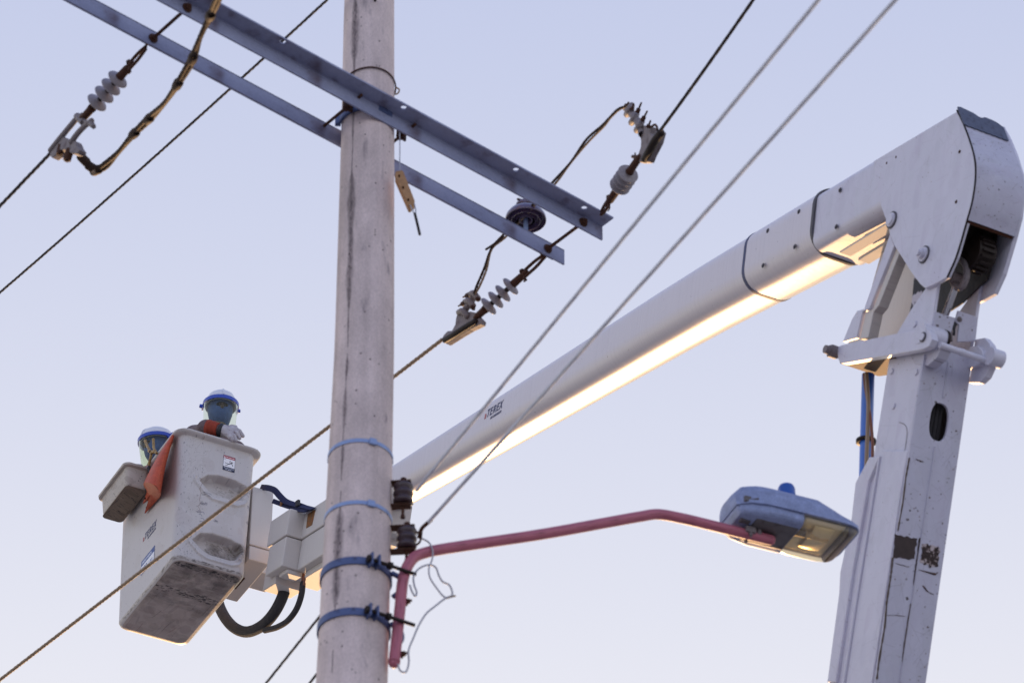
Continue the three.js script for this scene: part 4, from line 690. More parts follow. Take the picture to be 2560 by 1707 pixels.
{ // linkage
  const L = (x, y, o) => onN('C', x, y, o);
  const bar = [[250, 470], [225, 480], [212, 510], [222, 580], [240, 602], [262, 602], [835, 503], [880, 480], [905, 430], [895, 380], [865, 348], [800, 356]];
  part(linkage, 'link_bar', shape3(bar.map(([x, y]) => L(x, y, .045)), NW(.045), .03, .004), M.steel);
  part(linkage, 'link_bar', shape3(bar.map(([x, y]) => off(L(x, y, .045), wd, BW + .02)), NW(.045 - BW - .02), .03, .004), M.steel);
  part(linkage, 'cross_plate', shape3([[232, 590], [500, 548], [600, 532], [604, 556], [500, 570], [238, 606]].map(([x, y]) => L(x, y, .014)), NW(.014), BW - .05, .001), M.rusty);
  const pB = L(840, 415, .046), bs = L(915, 420, .02);
  part(linkage, 'pin_cap', cyl(pB, off(pB, outw, .010), .019, .018, 24), M.steel);
  part(linkage, 'pin_boss', cyl(off(L(872, 405, .0), outw, .048), off(L(872, 405, .0), wd, .085), .054, .054, 36), M.steel); part(linkage, 'boss_gasket', cyl(off(L(872, 405, .0), wd, .085), off(L(872, 405, .0), wd, .10), .057, .057, 36), M.darkIron); part(linkage, 'pin_ring', lathe([[.019, 0], [.026, 0], [.026, .004], [.019, .004]], off(pB, outw, .001), outw, 28), M.darkGrey);
  part(linkage, 'cross_pin', merge([cyl(L(960, 470, 0), off(L(960, 470, 0), wd, .30), .0165, .0165, 20), cyl(off(L(960, 470, 0), wd, .12), off(L(960, 470, 0), wd, .14), .019, .019, 16)]), M.steel);
  const eB = L(215, 530, .03);
  part(linkage, 'end_bolt', merge([cyl(off(eB, outw, -.3), off(eB, outw, .03), .022, .022, 16), cyl(off(eB, outw, .0), off(eB, outw, .045), .036, .036, 6), cyl(off(eB, outw, .045), off(eB, outw, .075), .024, .022, 16)]), M.castDull);
  const lug = [[1215, 430], [1285, 418], [1320, 460], [1345, 530], [1340, 590], [1290, 700], [1245, 742], [1165, 742], [1180, 690], [1200, 560]].map(([x, y]) => on(FW(.0), px('C', x, y)));
  part(linkage, 'far_lug', shape3(lug, FW(0), .03, .004), M.steel);
  const fc = on(FW(0), px('C', 1345, 560)); part(linkage, 'far_pin', merge([cyl(off(fc, wd, -.02), off(fc, wd, .05), .045, .045, 28), cyl(off(fc, wd, .05), off(fc, wd, .058), .03, .028, 20)]), M.steel);
  const fb = (l) => l.map(([x, y]) => onF('C', x, y, .012));
  part(linkage, 'hose_guard', shape3(fb([[925, 228], [1075, 275], [1030, 425], [955, 440], [910, 320]]), FP(.012), .01, .002), M.steelRust);
  part(linkage, 'hose_guard', shape3(fb([[1092, 222], [1236, 272], [1218, 445], [1085, 450], [1100, 330], [1072, 300]]), FP(.016), .01, .002), M.steelRust);
  part(linkage, 'guard_bolt', bolt(onF('C', 1103, 285, .018), nd, .010, .01, 12), M.castDull);
  for (const [a, b, r, m] of [[[1085, 290], [1055, 400], .012, M.black], [[1062, 330], [1040, 445], .01, M.castDull]]) part(linkage, 'short_hose', tube([onF('C', ...a, -.01), onF('C', (a[0] + b[0]) / 2 - 12, (a[1] + b[1]) / 2, .004), onF('C', ...b, -.01)], r, 16, 8), m);
  part(linkage, 'front_boss', shape3([[740, 545], [790, 512], [880, 520], [950, 480], [985, 470], [940, 560], [870, 622], [775, 605]].map(([x, y]) => L(x, y, -.012)), NW(-.012), .05, .004), M.steelRust);
  // ram inside the elbow
  const rp = (x, y) => on(NW(-.12), px('B', x, y));
  part(linkage, 'ram_rod', cyl(rp(745, 1000), rp(690, 1150), .018, .018, 18), M.chrome);
  part(linkage, 'ram_clevis', merge([capTube([rp(750, 850), rp(795, 890), rp(800, 945), rp(775, 1000), rp(735, 985)], .018, 24, 10), cyl(off(rp(745, 955), wd, -.03), off(rp(745, 955), wd, .03), .032, .032, 18), capTube([rp(700, 900), rp(745, 955), rp(745, 1010)], .014, 12, 8)]), M.castDull);
  // blue leveling rod with tan hoses beside the boom
  const Q = (x, y) => on(NW(-.14), px('C', x, y)), v0 = Q(440, 690), v1 = Q(415, 1568), vd = v1.clone().sub(v0);
  part(linkage, 'blue_rod', cyl(v0, off(v0, vd, 2.2), .033, .033, 28), M.blueTube);
  for (const [x0, q] of [[446, 0]]) part(linkage, 'tan_hose', tube([Q(x0 + 24, 690), Q(x0 + 32, 800), Q(484, 900), Q(480, 1100), Q(472, 1300), Q(464, 1560)].map((p) => off(p, outw, .036 + q)), .0105, 40, 10), M.hoseTan);
  part(linkage, 'dark_hose', tube([Q(446, 690), Q(452, 760), Q(466, 850), Q(490, 1000), Q(508, 1200), Q(500, 1500)].map((p) => off(p, outw, .03)), .008, 40, 8), M.hoseRed);
  part(linkage, 'hose_clip', lathe([[.036, -.008], [.052, -.008], [.052, .008], [.036, .008]], Q(425, 1172), vd, 28), M.darkIron);
}
// lettering
const font = await new FontLoader().loadAsync('fonts/droid/droid_sans_bold.typeface.json');
function words(txt, size, slant = .22, depth = .0006) { const g = new TextGeometry(txt, { font, size, depth, curveSegments: 4 }); g.computeBoundingBox(); const b = g.boundingBox; g.translate(-b.min.x, 0, 0); const m = new THREE.Matrix4().set(1, slant, 0, 0, 0, 1, 0, 0, 0, 0, 1, 0, 0, 0, 0, 1); g.applyMatrix4(m); g.userData.w = b.max.x - b.min.x; return g; }
function fitWords(txt, w, h, slant) { const g = words(txt, 1, slant); g.computeBoundingBox(); const b = g.boundingBox; return g.translate(-b.min.x, -b.min.y, 0).scale(w / (b.max.x - b.min.x), h / (b.max.y - b.min.y), 1); }
function logo(parent, O, X, Y, N, w) { // O: lower left of the big word; a red mark stands left of it
  const m = (x, y) => basis(off(O, X, x, Y, y), X, Y, N);
  part(parent, 'lettering', fitWords('TEREX', w, w * .24, .22).applyMatrix4(m(0, 0)), M.ink);
  part(parent, 'lettering', fitWords('HI-RANGER', w * .70, w * .085, .22).applyMatrix4(m(w * .24, -w * .14)), M.ink);
  const bars = []; for (const [y, x0, x1] of [[0, 0, .12], [.055, .01, .13], [.11, .02, .10]]) { const sh = new THREE.Shape([[x0, y], [x1, y], [x1 + .01, y + .036], [x0 + .01, y + .036]].map(([a, b]) => new THREE.Vector2(a * w, b * w))); bars.push(new THREE.ExtrudeGeometry(sh, { depth: .0006, bevelEnabled: false }).applyMatrix4(m(-w * .18, 0))); }
  part(parent, 'logo_mark', merge(bars), M.inkRed);
}
{
  const o = onN('G', 1440, 468, .0008), e = onN('G', 1660, 340, .0008), X = bx.clone().negate(), Y = dnB.clone().negate();
  logo(upper, o, X, Y, outw, e.clone().sub(o).dot(X));
}
// boom tip housing
const HP = .02, hT = (x, y, o = HP) => onN('N5', x, y, o), q0 = hT(700, 400), hH = hT(625, 1085).sub(q0).dot(dnB), mount = sub(lift, 'tip_housing', q0);
{
  const seam = .47, Wd = .30, blk = (name, t0, t1, w0, w1, h0, h1, g, m) => part(mount, name, box(off(q0, bx, (t0 + t1) / 2, wd, (w0 + w1) / 2, dnB, (h0 + h1) / 2), bx, dnB, wd, t1 - t0 + g * 2, h1 - h0, w1 - w0 + g * 2, .010), m);
  blk('upper_cover', -1.2, .0, 0, Wd, 0, hH * seam - .004, .004, M.cover);
  blk('lower_cover', -1.2, -.004, 0.004, Wd, hH * seam + .001, hH, 0, M.cover);
  blk('tip_box', -.0, .34, -.115, Wd + .02, 0, hH * seam - .004, .004, M.cover);
  blk('tip_box', .004, .30, -.111, Wd, hH * seam + .001, hH * .985, 0, M.cover);
  blk('foot_box', .22, .44, -.06, .16, hH * .80, hH * 1.12, 0, M.cover);
  blk('keel_box', -1.1, -.02, .06, Wd - .02, hH * .99, hH * 1.10, 0, M.cover);
  blk('hose_collar', .02, .16, -.06, .06, hH * .98, hH * 1.06, 0, M.cover);
  part(mount, 'data_plate', traced([px('N5', 728, 415), px('N5', 818, 362), px('N5', 778, 548), px('N5', 707, 588)], NW(HP + .008), .003, .0005), M.yellowPlate);
  const hp = (x, y, o = -.05) => onN('A', x, y, o);
  part(lift, 'sheathed_hose', capTube([hp(1175, 1060), hp(1168, 1120), hp(1145, 1200), hp(1105, 1280), hp(1045, 1350), hp(960, 1392), hp(890, 1375), hp(835, 1320), hp(800, 1250), hp(790, 1200)], .041, 90, 20), M.hose);
  part(lift, 'sheathed_hose', capTube([hp(1255, 1130), hp(1248, 1190), hp(1225, 1260), hp(1180, 1325), hp(1120, 1365), hp(1050, 1385)], .0215, 60, 14), M.hose);
  part(lift, 'bare_hose_end', merge([tube([hp(1258, 1075), hp(1254, 1140)], .012, 6, 8), tube([hp(1268, 1090), hp(1260, 1140)], .008, 6, 8)]), M.hoseRed);
}

// ---------------------------------------------------------------- bucket
const BO = at(px('A', 555, 990), 24.3), BM = basis(BO, wd, UP, hd.clone().negate());      // local x along the short side, z towards the camera
const BL = (x, y, b) => off(BO, wd, x, UP, y, hd, b), bPlane = (b) => plane(BL(0, 0, b), hd.clone().negate()), xPlane = (x) => plane(BL(x, 0, 0), outw);
const onB = (b, k, x, y) => on(bPlane(b), px(k, x, y)), onX = (x0, k, x, y) => on(xPlane(x0), px(k, x, y));
const bl = (p) => { const q = p.clone().sub(BO); return V(q.dot(wd), q.y, -q.dot(hd)); };
const BH = 1.085, bA = .55, bB = 1.05;                       // bottom size; the top is wider
const bucket = thing('work_bucket', 'scuffed white fibreglass work bucket with two moulded steps', 'work bucket', BL(bA / 2, 0, bB / 2));
const PXM = 600;                                              // print resolution, pixels per metre
const bucketMap = canvasTex(2048, 1536, (x, w, h) => {
  x.fillStyle = '#efecea'; x.fillRect(0, 0, w, h);
  const left = bB * PXM, front = left + bA * PXM * 1.05, H = BH * PXM, side0 = 60, yOf = (m) => side0 + H - m * PXM;
  for (let i = 0; i < 2200; i++) { x.fillStyle = i % 4 ? '#c9c0bc' : '#ffffff'; x.globalAlpha = rr(.04, .16); x.fillRect(rr(0, w), rr(0, H + 60), rr(.6, 2), rr(20, 160)); }
  x.globalAlpha = 1;
  specks(x, w, H + 60, 120, ['#ded5cd', '#d9d2cf', '#e3dcd6'], 12, 60, .3);
  for (let i = 0; i < 900; i++) { x.strokeStyle = ['#7d6f68', '#5a5152', '#8d7a6c'][i % 3]; x.globalAlpha = rr(.05, .24); x.lineWidth = rr(.6, 1.5); const a = i % 3 ? rr(0, front) : left + rr(-70, 60), b = i % 2 ? rr(40, 320) : rr(40, H + 50), l = rr(4, 30), an = -Math.PI / 3 + rr(-.9, .9); x.beginPath(); x.moveTo(a, b); x.lineTo(a + l * Math.cos(an), b + l * Math.sin(an)); x.stroke(); }
  for (let i = 0; i < 420; i++) { x.fillStyle = ['#4d4443', '#6b5c52', '#3c3a40'][i % 3]; x.globalAlpha = rr(.1, .45); const a = i % 2 ? left + rr(-55, 60) : rr(0, front); x.fillRect(a, rr(60, H + 60), rr(1, 4), rr(1, 9)); }
  // rubber marks and a long crack-like stain on the front
  x.strokeStyle = '#7a4f40'; x.globalAlpha = .5; x.lineWidth = 2; x.beginPath(); x.moveTo(left + 38, yOf(.72)); for (let m = .72; m > .42; m -= .03) x.lineTo(left + 38 + rr(-5, 12), yOf(m)); x.stroke();
  for (const [a, m, r] of [[.47, .48, 13], [.485, .36, 12], [.47, .60, 14], [.10, .52, 14], [.12, .60, 16], [.07, .44, 10], [.53, .14, 9], [.2, .40, 9]]) { for (let k = 0; k < 14; k++) { x.fillStyle = '#4e4b58'; x.globalAlpha = rr(.06, .3); x.beginPath(); x.ellipse(left + a * PXM + rr(-r, r), yOf(m) + rr(-r * .6, r * .6), rr(2, r * .8), rr(1, r * .4), rr(-.4, .3), 0, 6.3); x.fill(); } }
  x.strokeStyle = '#3c4a6b'; x.globalAlpha = .6; x.lineWidth = 2; for (let k = 0; k < 4; k++) { x.beginPath(); const a = left + 46 + rr(-6, 6), b = yOf(.44) + k * 16; x.moveTo(a, b); x.quadraticCurveTo(a + 14, b - 8, a + 16, b + 6); x.stroke(); }
  // grime in the lower step, with its own ragged patches
  for (let k = 0; k < 60; k++) { x.fillStyle = ['#8d8178', '#75695f', '#9a9088'][k % 3]; x.globalAlpha = rr(.04, .13); x.beginPath(); x.ellipse(left + rr(.2, .46) * PXM, yOf(rr(.14, .25)), rr(10, 50), rr(6, 24), rr(0, .4), 0, 6.3); x.fill(); }
  for (let k = 0; k < 320; k++) { x.fillStyle = ['#2f2b2c', '#4d443e', '#5e5248'][k % 3]; x.globalAlpha = rr(.05, .24); x.beginPath(); x.ellipse(left + rr(.17, .49) * PXM, yOf(rr(.125, .265)), rr(1, 9), rr(1, 4), rr(.1, .6), 0, 6.3); x.fill(); }
  for (let k = 0; k < 90; k++) { x.fillStyle = '#75685c'; x.globalAlpha = rr(.06, .22); x.beginPath(); x.ellipse(left + rr(.2, .5) * PXM, yOf(rr(.63, .76)), rr(2, 14), rr(1, 4), rr(0, .5), 0, 6.3); x.fill(); }
  for (let k = 0; k < 260; k++) { x.fillStyle = ['#403a3a', '#6d5f54', '#2d2a2c'][k % 3]; x.globalAlpha = rr(.08, .35); const a = rr(0, front); x.beginPath(); x.ellipse(a, yOf(rr(.0, .035)), rr(2, 16), rr(1, 4), 0, 0, 6.3); x.fill(); }
  // underside: heavily soiled, darker with rubbed black patches
  x.globalAlpha = 1; const by = 800; x.fillStyle = '#e4d6cc'; x.fillRect(0, by, 760, h - by);
  for (let k = 0; k < 700; k++) { x.fillStyle = ['#84716a', '#9a877c', '#73645e', '#c2aea1'][k % 4]; x.globalAlpha = rr(.04, .16); x.beginPath(); x.ellipse(rr(0, 760), by + rr(0, 700), rr(4, 50), rr(3, 30), rr(0, 3), 0, 6.3); x.fill(); }
  for (let k = 0; k < 520; k++) { x.fillStyle = ['#2a2526', '#332d2c', '#453c39'][k % 3]; x.globalAlpha = rr(.02, .085); const t = Math.pow(rnd(), 1.5); x.beginPath(); x.ellipse(34 + t * 330, by + rr(20, 400), rr(3, 24), rr(4, 44), rr(-.15, .15), 0, 6.3); x.fill(); }
  for (let k = 0; k < 260; k++) { x.fillStyle = ['#141213', '#221e1e'][k % 2]; x.globalAlpha = rr(.15, .6); const t = rnd(); x.beginPath(); x.ellipse((t < .5 ? rr(30, 70) : rr(230, 275)) + rr(-6, 6), by + rr(20, 400), rr(1, 5), rr(2, 14), rr(-.2, .2), 0, 6.3); x.fill(); }
  scratches(x, 720, 600, 0, '#222', 10, .1);
  for (let k = 0; k < 60; k++) { x.strokeStyle = k % 5 ? '#3a312e' : '#7c4038'; x.globalAlpha = rr(.1, .5); x.lineWidth = rr(.6, 2); const a = rr(30, 600), b = by + rr(20, 640); x.beginPath(); x.moveTo(a, b); x.quadraticCurveTo(a + rr(10, 60), b + rr(-10, 10), a + rr(40, 130), b + rr(-20, 10)); x.stroke(); }
  x.globalAlpha = 1;
});
M.bucket = mat(lin(.66, .635, .63), .42, 0, { map: bucketMap, bumpMap: bumpFine, bumpScale: .0004 });
{
  // ring of the bucket at height y: far left -> near left corner -> front -> right -> back, seen from outside left to right
  const NL = 30, NF = 180, NC = 10, ringN = (y, inset, rad) => {
    const f = y / BH, x0 = -.022 * f + inset, x1 = bA + .022 * f - inset, z0 = .022 * f - inset, z1 = -bB - .04 * f + inset, r = Math.max(.004, rad), out = [];
    const arc = (cx, cz, a0) => { for (let i = 0; i <= NC; i++) { const a = (a0 + 90 * i / NC) * Math.PI / 180; out.push([cx + r * Math.cos(a), cz + r * Math.sin(a)]); } };
    const line = (ax, az, bx2, bz, n) => { for (let i = 1; i < n; i++) out.push([ax + (bx2 - ax) * i / n, az + (bz - az) * i / n]); };
    line(x0, z1 + r, x0, z0 - r, NL);
    for (let i = 0; i <= NC; i++) { const a = (180 - 90 * i / NC) * Math.PI / 180; out.push([x0 + r + r * Math.cos(a), z0 - r + r * Math.sin(a)]); }
    line(x0 + r, z0, x1 - r, z0, NF);
    for (let i = 0; i <= NC; i++) { const a = (90 - 90 * i / NC) * Math.PI / 180; out.push([x1 - r + r * Math.cos(a), z0 - r + r * Math.sin(a)]); }
    line(x1, z0 - r, x1, z1 + r, 14);
    for (let i = 0; i <= NC; i++) { const a = (0 - 90 * i / NC) * Math.PI / 180; out.push([x1 - r + r * Math.cos(a), z1 + r + r * Math.sin(a)]); }
    line(x1 - r, z1, x0 + r, z1, 10);
    for (let i = 0; i <= NC; i++) { const a = (-90 - 90 * i / NC) * Math.PI / 180; out.push([x0 + r + r * Math.cos(a), z1 + r + r * Math.sin(a)]); }
    return out;
  };
  const step1 = [[.145, .705], [.20, .765], [.29, .79], [.42, .79], [.51, .765], [.525, .725], [.47, .64], [.43, .615], [.26, .615], [.22, .635]], step2 = [[.125, .195], [.18, .265], [.27, .29], [.42, .285], [.50, .255], [.515, .215], [.46, .125], [.42, .108], [.25, .11], [.20, .13]];
  const sd = (poly, px_, py_) => { let d = 1e9, s = 1; for (let i = 0, j = poly.length - 1; i < poly.length; j = i++) { const [ax, ay] = poly[i], [bx2, by] = poly[j], ex = bx2 - ax, ey = by - ay, wx = px_ - ax, wy = py_ - ay, t = Math.max(0, Math.min(1, (wx * ex + wy * ey) / (ex * ex + ey * ey))); d = Math.min(d, Math.hypot(wx - ex * t, wy - ey * t)); if ((ay > py_) !== (by > py_) && px_ < (bx2 - ax) * (py_ - ay) / (by - ay) + ax) s = -s; } return s * d; };
  const ss = (a, b, v) => { const t = Math.max(0, Math.min(1, (v - a) / (b - a))); return t * t * (3 - 2 * t); };
  const dent = (x, y) => { let d = 0; for (const p of [step1, step2]) { const s = sd(p, x, y); d += .085 * ss(.003, -.017, s); const cy = p === step1 ? .70 : .20; if (s > 0 && y < cy + .03) d -= .012 * Math.exp(-Math.pow((s - .042) / .009, 2)); } return d; };
  const rows = [], add = (y, inset, rad, kind) => rows.push({ y, inset, rad, kind });
  add(0, .268, .004, 'bottom'); add(0, .16, .06, 'bottom'); add(0, .08, .06, 'bottom'); add(.0, .045, .06, 'bottom'); add(.006, .024, .06, 'bottom'); add(.018, .009, .062, 'side'); add(.034, .002, .065, 'side');
  for (let i = 1; i <= 270; i++) add(.034 + (BH - .034) * i / 270 * .97, 0, .067, 'side');
  const yl = BH - .033; add(yl + .004, -.004, .07, 'side'); add(yl + .01, -.03, .09, 'side'); add(yl + .018, -.042, .10, 'side'); add(yl + .028, -.045, .10, 'side'); add(yl + .036, -.036, .095, 'side'); add(yl + .04, -.02, .08, 'side'); add(yl + .038, .0, .07, 'side'); add(yl + .02, .014, .06, 'side');
  for (let i = 0; i <= 40; i++) add(yl - (yl - .05) * i / 40, .014, .055, 'in'); add(.036, .05, .05, 'in'); add(.034, .16, .05, 'in'); add(.034, .24, .03, 'in');
  const len = ringN(.5, 0, .067); const per = [0]; for (let i = 1; i < len.length; i++) per.push(per[i - 1] + Math.hypot(len[i][0] - len[i - 1][0], len[i][1] - len[i - 1][1]));
  const rings = rows.map((r) => ringN(r.y, r.inset, r.rad).map(([x, z], k) => { let zz = z; if (z > -.12 && r.y > .05 && r.y < .9) { const d = dent(x, r.y); const front = z > .022 * r.y / BH - r.inset - .004; if (front) zz -= d; } return V(x, r.y, zz).applyMatrix4(BM); }));
  const g = loft(rings, { crease: 1.3, uv: (i, k, al, s, p) => { const r = rows[i], q = bl(p); if (r.kind === 'bottom') return [(20 + (bB + q.z) * 0 + (-q.z) * PXM) / 2048, 1 - (820 + q.x * PXM * 1.1) / 1536]; return [(k < per.length ? per[k] : per[per.length - 1]) * PXM / 2048, 1 - (60 + (BH - r.y) * PXM) / 1536]; } });
  part(bucket, 'tub', g, M.bucket);
  // warning label on the front
  const warn = canvasTex(256, 352, (x, w, h) => {
    x.fillStyle = '#f1eff2'; x.fillRect(0, 0, w, h); x.fillStyle = '#a8323c'; x.fillRect(0, 0, w, 66); x.fillStyle = '#fff'; x.font = 'bold 30px sans-serif'; x.fillText('PRECAUCION', 46, 46, 200);
    x.beginPath(); x.moveTo(10, 52); x.lineTo(26, 18); x.lineTo(42, 52); x.fill(); x.fillStyle = '#1d2440'; x.fillRect(0, 262, w, 90); x.fillStyle = '#e9e9f2'; x.font = 'bold 26px sans-serif'; x.fillText('PELIGRO DE CAIDA', 24, 300, 210); x.fillText('USE ARNES', 50, 334, 150);
    x.strokeStyle = '#161a2c'; x.fillStyle = '#161a2c'; x.lineCap = 'round'; x.lineWidth = 18; x.beginPath(); x.arc(186, 136, 17, 0, 6.3); x.fill(); x.beginPath(); x.moveTo(172, 158); x.lineTo(110, 190); x.stroke(); x.lineWidth = 11;
    for (const p of [[[160, 162], [140, 130], [150, 104]], [[172, 160], [200, 180], [208, 212]], [[112, 190], [76, 178], [44, 176]], [[110, 192], [86, 222], [52, 228]]]) { x.beginPath(); p.forEach(([a, b], i) => i ? x.lineTo(a, b) : x.moveTo(a, b)); x.stroke(); }
    x.fillStyle = '#7a7480'; x.fillRect(14, 84, 50, 5); x.fillRect(14, 96, 36, 5); x.strokeStyle = '#1d2440'; x.lineWidth = 6; x.strokeRect(3, 3, w - 6, h - 6);
  });
  const lc = bl(onB(-.022, 'A', 854, 477)), ts = .022 * (lc.y / BH) * 0; const sheet = new THREE.BoxGeometry(.093, .128, .0012), tm = new THREE.Matrix4().makeRotationX(Math.atan(.022 / BH)); sheet.applyMatrix4(tm).translate(lc.x, lc.y, .022 * lc.y / BH + .0016).applyMatrix4(BM);
  part(bucket, 'warning_label', sheet, mat(lin(1, 1, 1), .5, 0, { map: warn }), 'red, white and navy fall hazard sticker');
  // left face: maker's name and load plate
  const lxp = (y) => -.022 * y / BH - .0008, X = hd.clone().negate();
  const pl = (y, b) => off(BL(lxp(y), y, b), X, 0), Y = V(0, 1, 0).addScaledVector(wd, -.02).normalize();
  logo(bucket, pl(.497, .575), X, Y, outw, .21);
  const cap = canvasTex(384, 208, (x, w, h) => { x.fillStyle = '#edeef4'; x.fillRect(0, 0, w, h); x.fillStyle = '#34508f'; x.fillRect(0, 0, w, 84); x.fillStyle = '#eef0f8'; x.font = 'bold 56px sans-serif'; x.fillText('PESO MAX.', 22, 62, 340); x.fillStyle = '#34508f'; x.font = 'bold 96px sans-serif'; x.fillText('500', 20, 186, 190); x.font = 'bold 66px sans-serif'; x.fillText('LBS', 226, 186, 140); x.strokeStyle = '#34508f'; x.lineWidth = 8; x.strokeRect(4, 4, w - 8, h - 8); });
  const sg = new THREE.BoxGeometry(.24, .118, .0012).applyMatrix4(basis(BL(lxp(.27) - .001, .27, .495), X, Y, outw)); part(bucket, 'load_label', sg, mat(lin(1, 1, 1), .5, 0, { map: cap }), 'blue and white load limit sticker');
  // the mounting case on the boom side
  const mb = (n, x0, x1, y0, y1, b0, b1, m, g2 = 0) => part(bucket, n, box(BL((x0 + x1) / 2, (y0 + y1) / 2, (b0 + b1) / 2), wd, UP, hd.clone().negate(), x1 - x0 + g2, y1 - y0, b1 - b0 + g2, .008), m);
  mb('mount_cover', .585, .745, .33, .835, .05, .60, M.cover, .006); mb('mount_case', .585, .742, .205, .324, .05, .60, M.cover);
  mb('mount_arm', .60, .95, .34, .60, .35, .58, M.cover);
  mb('rubber_strip', .60, .66, .197, .2045, .28, .44, M.rusty);
  const lip = []; for (let i = 0; i <= 9; i++) lip.push(BL(.30 + .03 * i, BH + .012 + .002 * Math.sin(i * 2), -.03)); part(bucket, 'rim_edging', tube(lip, .007, 40, 8), M.castDull);
}
// tool tray hung on the bucket rim
{
  const t = thing('tool_tray', 'small dirty white tool tray hooked on the left of the bucket rim', 'tool tray', BL(-.13, .86, .74));
  const rg = (y, ins, r) => { const x0 = -.222 + ins, x1 = -.036 - ins, b0 = .50 + ins, b1 = .99 - ins; return rrect(x1 - x0, b1 - b0, r, 5).map(([a, b]) => BL((x0 + x1) / 2 + a, y, (b0 + b1) / 2 + b)); };
  const tm = canvasTex(512, 512, (x, w, h) => { x.fillStyle = '#e2dbd3'; x.fillRect(0, 0, w, h); specks(x, w, h, 60, ['#c7bdb2', '#d3cac0', '#b8aea4'], 15, 60, .4); scratches(x, w, h, 160, '#5d5048', 60, .5, 2); specks(x, w, h, 260, ['#4b423d', '#2f2b2b', '#6d5d52'], 1, 6, .7); });
  const tb = canvasTex(512, 512, (x, w, h) => { x.fillStyle = '#8d7e6e'; x.fillRect(0, 0, w, h); specks(x, w, h, 160, ['#5f5348', '#77695b', '#4a423c', '#a09080'], 6, 34, .5); specks(x, w, h, 500, ['#25211f', '#3a332e'], 1, 6, .8); scratches(x, w, h, 120, '#2a2624', 50, .6, 2); });
  const mS = mat(lin(.66, .63, .60), .5, 0, { map: rep(tm, 2) }), mB = mat(lin(.85, .82, .78), .7, 0, { map: rep(tb, 2.2) });
  part(t, 'tray_body', loft([rg(.872, .03, .03), rg(.88, .018, .035), rg(.9, .012, .035), rg(1.03, .0, .035), rg(1.035, -.022, .045), rg(1.05, -.026, .05), rg(1.056, -.018, .045), rg(1.054, .004, .03), rg(1.0, .008, .03), rg(.89, .02, .03)], { crease: .7 }), mS);
  part(t, 'soiled_base', loft([rg(.870, .034, .03), rg(.8705, .012, .034), rg(.874, .012, .034), rg(.8745, .034, .03)], { crease: .5 }), mB);
  part(t, 'hook', box(BL(-.03, 1.0, .58), wd, UP, hd, .03, .12, .04), mS); part(t, 'hook', box(BL(-.03, 1.0, .92), wd, UP, hd, .03, .12, .04), mS);
}
{ // orange rubber blanket rolled over the rim
  const bot = [[765, 1115, -.05], [815, 1080, -.045], [862, 1045, -.04], [848, 985, -.05], [800, 910, -.08], [775, 850, -.13], [800, 822, -.19], [860, 825, -.22], [930, 860, -.20], [985, 930, -.14], [1004, 1000, -.07], [960, 1060, -.035], [875, 1155, -.032], [790, 1250, -.03]];
  const cv = new THREE.CatmullRomCurve3(bot.map(([x, y, d]) => onX(d, 'N6', x, y)), false, 'centripetal', .4), apex = onX(-.05, 'N6', 1185, 165), ctr = onX(-.09, 'N6', 900, 930), n = 70, m = 26, rings = [];
  const bp = cv.getPoints(n);
  for (let j = 0; j <= m; j++) { const tt = j / m, ring = [], back = []; for (let i = 0; i <= n; i++) { const b = bp[i], rel = b.clone().sub(ctr), top = off(apex, rel, .10), p = lerp(b, top, tt); p.addScaledVector(outw, .012 * Math.sin(tt * 3.1)); const p2 = bp[Math.min(n, i + 1)], p1 = bp[Math.max(0, i - 1)], tg = p2.clone().sub(p1).normalize(), ax = top.clone().sub(b).normalize(), nn = V().crossVectors(tg, ax).normalize(); ring.push(off(p, nn, .0032)); back.unshift(off(p, nn, -.0032)); } rings.push([...ring, ...back]); }
  const t = thing('rubber_blanket', 'orange rubber blanket rolled and draped over the bucket rim', 'rubber blanket', ctr);
  part(t, 'sheet', loft(rings, { crease: .8 }), M.orange);
  for (const [x, y, d] of [[795, 1040, -.055], [818, 1170, -.04]]) { const p = onX(d, 'N6', x, y); part(t, 'eyelet', cyl(off(p, outw, -.004), off(p, outw, .006), .007, .007, 12), M.darkIron); }
  const f = [[800, 590, -.05], [830, 660, -.05], [870, 720, -.06], [900, 620, -.06], [960, 450, -.05], [930, 440, -.04]].map(([x, y, d]) => px('N6', x, y));
  part(t, 'inner_fold', traced([[785, 590], [815, 575], [840, 650], [880, 660], [900, 490], [965, 420], [960, 560], [880, 740], [820, 720]].map(([x, y]) => px('N6', x, y)), xPlane(-.045), .006, .002), M.orange);
}
